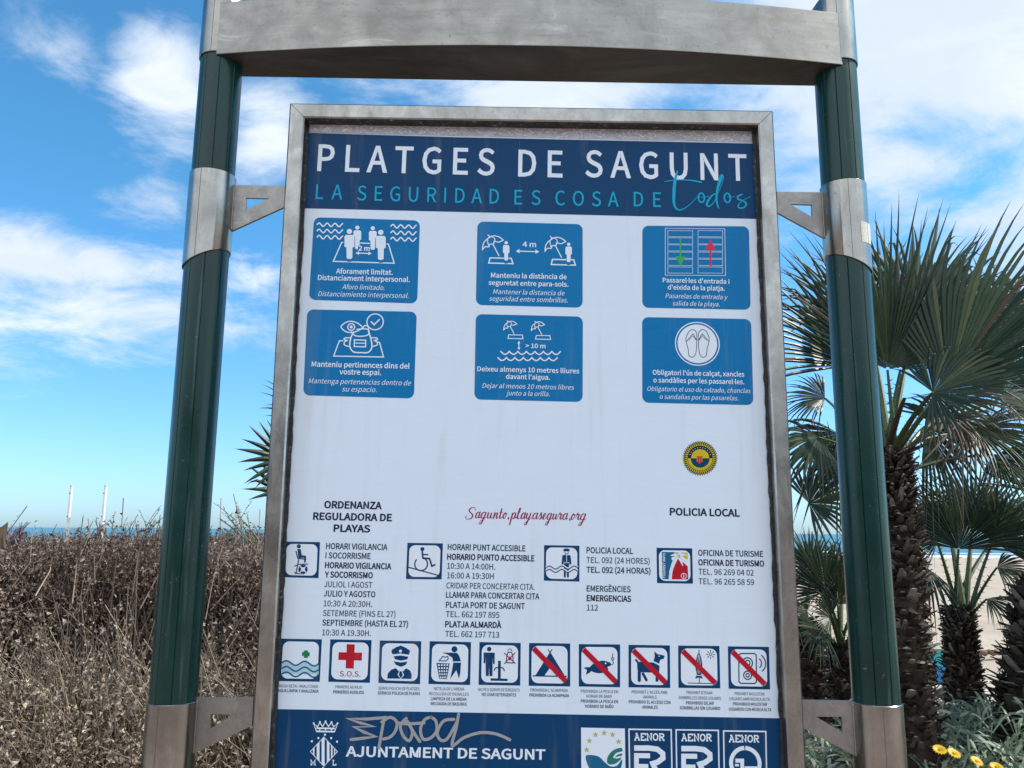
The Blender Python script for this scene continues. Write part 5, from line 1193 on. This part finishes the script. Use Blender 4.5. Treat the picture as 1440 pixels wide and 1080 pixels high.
# ---- pale withered undergrowth in front of the hedge
def undergrowth(name, label, x0, x1, yb, z1, n, seed_col, Lr, cream):
    root = empty(name, ((x0 + x1) / 2, yb, .45)); tag(root, label, 'dry shrub', 'withered shrubs in front of the hedge'); ob = np.array([(x0 + x1) / 2, yb, .45]); zb0 = .80
    bx = rng.uniform(x0, x1, n); by = yb + rng.uniform(-.05, .3, n); A = np.stack([bx, by, np.full(n, zb0) + rng.uniform(-.1, .12, n)], 1); d = np.stack([rng.normal(0, .42, n), rng.normal(-.25, .28, n), np.ones(n)], 1); d /= np.linalg.norm(d, axis=1, keepdims=True)
    env = np.sin(np.clip((bx - x0) / (x1 - x0), 0, 1) * math.pi) ** .5; C = A + d * (rng.uniform(.25, 1.15, n) * (z1 - zb0) * (.55 + .45 * env))[:, None]
    B = (A + C) / 2 + rng.normal(0, .04, (n, 3)); C = C + np.array([0, -.02, -.02])
    V, F = tubes3(A - ob, B - ob, C - ob, rng.uniform(.0014, .0034, n), rng.uniform(.0008, .0013, n)); np_mesh('twigs', V, F, M['twig'], root, np.repeat(pick(n, [(.20, .155, .115), (.30, .245, .18), (.13, .10, .08)], .3, 1.3), 9, 0))
    K = 9; s = rng.uniform(.25, 1.0, (n, K)); P = (A[:, None] * (1 - s[..., None]) ** 2 + 2 * B[:, None] * (s * (1 - s))[..., None] + C[:, None] * s[..., None] ** 2).reshape(-1, 3); m_ = len(P); P = P + rng.normal(0, .012, P.shape)
    D = rng.normal(0, .6, (m_, 3)) + np.array([0, -.2, -.45]); L = rng.uniform(*Lr, m_); V, F = leaves(P - ob, D, L, L * rng.uniform(.16, .40, m_), 1.2)
    np_mesh('leaves', V, F, M['dryleaf'], root, np.repeat(pick(m_, cream, .5, .86), 5, 0))
CR = [(.46, .385, .29), (.38, .315, .235), (.54, .47, .375), (.28, .225, .165), (.33, .27, .22)]; GR = [(.36, .32, .275), (.28, .245, .21), (.44, .40, .35), (.20, .17, .145)]
undergrowth('dry_shrub', 'cream coloured withered shrub low at the left edge', -1.95, -1.28, 2.62, 1.24, 1100, 0, (.008, .024), CR)
undergrowth('dry_shrub', 'cream withered shrub at the foot of the left green post', -1.45, -.84, 2.58, 1.16, 950, 0, (.008, .025), CR)
undergrowth('dry_shrub', 'greyish withered shrub in front of the bunched dark stems', -1.62, -.85, 2.78, 1.36, 760, 0, (.007, .022), GR)
undergrowth('dry_shrub', 'withered shrub between the left post and the steel frame', -1.0, -.40, 2.76, 1.28, 700, 0, (.007, .022), GR)

# ---- weeds above the hedge, purple twig at the left edge
def weed(px0, px1, pyb, pyt, Y, k, label, seed):
    rs = random.Random(seed); b = at((px0 + px1) / 2, pyb, Y); root = empty('weed', b); tag(root, label, 'weed', 'weeds above the hedge'); mb = MB(); ml = MB()
    for i in range(k):
        p = at(rs.uniform(px0, px1), pyb + 12, Y + rs.uniform(-.1, .1)) - b; q = at(rs.uniform(px0, px1), pyt + rs.uniform(0, .7) * (pyb - pyt), Y + rs.uniform(-.1, .1)) - b
        mid = (p + q) / 2 + Vector((rs.uniform(-.03, .03), 0, .01)); pts = [p * (1 - t_) ** 2 + mid * 2 * t_ * (1 - t_) + q * t_ * t_ for t_ in [j / 6 for j in range(7)]]
        mb.tube(pts, [.0022 - .0013 * j / 6 for j in range(7)], 4)
        for j in range(11):
            t_ = .35 + .65 * rs.random(); c = p * (1 - t_) ** 2 + mid * 2 * t_ * (1 - t_) + q * t_ * t_; d = Vector((rs.uniform(-1, 1), rs.uniform(-1, 1), rs.uniform(-.3, .8))).normalized(); s_ = d.cross(Vector((rs.uniform(-1, 1), rs.uniform(-1, 1), 1))).normalized(); L_ = rs.uniform(.006, .014)
            ml.add([c, c + d * L_ * .5 + s_ * L_ * .3, c + d * L_, c + d * L_ * .5 - s_ * L_ * .3], [(0, 1, 2, 3)])
    mb.build('stem', M['weed'], root); ml.build('leaves', M['weed'], root)
weed(192, 236, 748, 708, 3.5, 6, 'leafy weed sprigs against the sky left of the green post', 1)
weed(296, 366, 752, 704, 3.5, 15, 'taller leafy weeds between the green post and the steel frame', 2)
weed(150, 180, 745, 716, 3.6, 2, 'single thin weed sprig beside the white pole', 4)
def purple():
    rs = random.Random(8); b = at(24, 760, 3.3); root = empty('purple_shrub', b); tag(root, 'purple tipped twiggy shrub standing out of the hedge at the left edge', 'shrub'); mb = MB(); ml = MB()
    for i in range(13):
        p = at(rs.uniform(14, 30), 765, 3.3) - b; q = at(rs.uniform(12, 44), rs.uniform(732, 750), 3.3 + rs.uniform(-.06, .06)) - b; mb.tube([p, (p + q) / 2 + Vector((-.006, 0, .004)), q], [.0016, .0022, .0012], 5)
    for (x0, y0, x1, y1) in ((14, 850, 12, 770), (12, 790, 30, 755), (10, 800, 4, 760)): mb.tube([at(x0, y0, 3.2) - b, at((x0 + x1) / 2 + 2, (y0 + y1) / 2, 3.2) - b, at(x1, y1, 3.2) - b], [.006, .005, .003], 6)
    mb.build('twigs', M['purple'], root)
    pts = [(-16, 744), (2, 741), (11, 734), (9, 752), (4, 778), (-16, 806)]
    tri = [(at(x, y, 3.12 + .03 * math.sin(x * .2)) - b) for x, y in pts]; ml.add(tri + [q + Vector((0, .003, 0)) for q in tri], [tuple(range(6)), tuple(range(11, 5, -1))] + [(i, (i + 1) % 6, 6 + (i + 1) % 6, 6 + i) for i in range(6)])
    o = ml.build('dry_leaf', M['frond_dry'], root); tag(o, 'broad tan dry leaf')
purple()

# ---- ground cover and yellow flowers on the right
n = 9000; x = rng.uniform(.35, 3.6, n); y = rng.uniform(2.5, 4.2, n); k = rng.random(n); cx = np.round(x * 7) / 7 + rng.normal(0, .025, n); cy = np.round(y * 7) / 7 + rng.normal(0, .025, n)
hh = .73 + .04 * np.sin(3.3 * cx + 1) + .04 * np.sin(5.1 * cy + cx) + .10 * np.clip((cx - 1.45) / .35, 0, 1) + .05 * np.clip((cy - 2.7) / .5, 0, 1) * np.clip((cx - 1.3) / .3, 0, 1)
P = np.stack([cx, cy, .64 + (hh - .70) * rng.uniform(.1, 1, n)], 1); D = np.stack([rng.normal(0, .55, n), rng.normal(-.15, .5, n), rng.uniform(.25, 1.0, n)], 1); D /= np.linalg.norm(D, axis=1, keepdims=True); L = rng.uniform(.07, .16, n)[:, None]
S = np.cross(D, rng.normal(size=(n, 3))); S /= np.linalg.norm(S, axis=1, keepdims=True); w = rng.uniform(.004, .0075, n)[:, None]; g = np.array([[0, 0, -1.]])
V = np.stack([P - S * w * .4, P + S * w * .4, P + D * L * .5 - S * w + g * L * .05, P + D * L * .5 + S * w + g * L * .05, P + D * L * .85 - S * w * .9 + g * L * .22, P + D * L * .85 + S * w * .9 + g * L * .22, P + D * L + g * L * .34, P + D * L * 1.0 + S * w * .1 + g * L * .34], 1).reshape(-1, 3)
b = (np.arange(n) * 8)[:, None]; F = np.concatenate([b + np.array([[2 * j, 2 * j + 1, 2 * j + 3, 2 * j + 2]]) for j in range(3)])
o = np_mesh('ground_cover', V, F, M['cover']); tag(o, 'grey green strap leaved ground cover at the foot of the palms', 'ground cover', None, 'stuff')
def flower():
    root = empty('yellow_flower'); pet = MB(); n = 15
    for i in range(n):
        a = 2 * math.pi * i / n; c_, s_ = math.cos(a), math.sin(a); vs = []
        for r, w, z in ((.004, .0020, 0), (.014, .0052, .0045), (.022, .0048, .006), (.0275, .0008, .003)):
            vs += [(c_ * r - s_ * w, s_ * r + c_ * w, z), (c_ * r + s_ * w, s_ * r - c_ * w, z)]
        pet.add(vs, [(2 * j, 2 * j + 1, 2 * j + 3, 2 * j + 2) for j in range(3)])
    pet.build('petals', M['petal'], root)
    d = MB(); k = 12; prof = [(0.0065, 0), (.006, .003), (.003, .005), (.0002, .0055)]; d.add([(r * math.cos(2 * math.pi * q / k), r * math.sin(2 * math.pi * q / k), z) for r, z in prof for q in range(k)], [(i * k + q, i * k + (q + 1) % k, (i + 1) * k + (q + 1) % k, (i + 1) * k + q) for i in range(3) for q in range(k)]); d.build('flower_centre', M['disc'], root, True)
    st = MB(); st.tube([(0, 0, 0), (.004, .006, -.07), (.0, .0, -.16)], [.0016, .0018, .002], 6); st.build('stem', M['petiole'], root)
    return root
fl = flower(); spots = [((1321, 1055, 2.72), (-.55, -.15, .3), .78, 'yellow flower at the foot of the tallest palm, left of the pair'), ((1341, 1060, 2.72), (-.75, .2, .2), .78, 'yellow flower touching its neighbour at the foot of the tallest palm'), ((1373, 1071, 2.66), (-.85, .35, .5), .72, 'lone yellow flower among grey green leaves'), ((1401, 1079, 2.64), (-.8, -.2, .2), .72, 'yellow flower cut by the bottom edge')]
for i, (q, e, s_, lab) in enumerate(spots):
    if i == 0: r = fl
    else:
        r = fl.copy(); COL.objects.link(r)
        for ch in fl.children: c = ch.copy(); COL.objects.link(c); c.parent = r
    r.location = at(*q); r.rotation_euler = (.50 + .3 * (e[1]), -.25 + .3 * i % .4, e[2]); r.scale = (s_, s_, s_); tag(r, lab, 'flower', 'yellow flowers in the ground cover')

# ---- low apartment row across the promenade behind the viewer (mirrored in the steel)
t = NT('render_wall'); c = t.coord(); a = t.noise(c, .6, 5, .6); t.set(Base_Color=t.ramp(a, [(.3, (.085, .075, .065)), (.7, (.14, .12, .10))]), Roughness=.9); M['wallr'] = t.m
t = NT('dark_pane'); t.set(Base_Color=(.03, .035, .04), Roughness=.15); M['pane'] = t.m
bd = empty('apartment_block', (0, -34, 0)); tag(bd, 'low apartment block across the promenade, showing only as a dark reflection in the steel', 'building')
mb = MB(); mb.box((-45, -10, 0), (45, 0, 8.2)); mb.build('wall', M['wallr'], bd)
mb = MB(); mb.box((-45.4, -10.4, 8.2), (45.4, .5, 8.5)); mb.build('roof', M['concrete'], bd)
for fl_ in range(2):
    for i in range(14):
        mb = MB(); x = -42 + i * 6.3; z = 1.0 + fl_ * 3.6; mb.box((x, .004, z), (x + 2.6, .06, z + 2.2)); mb.build('window', M['pane'], bd)
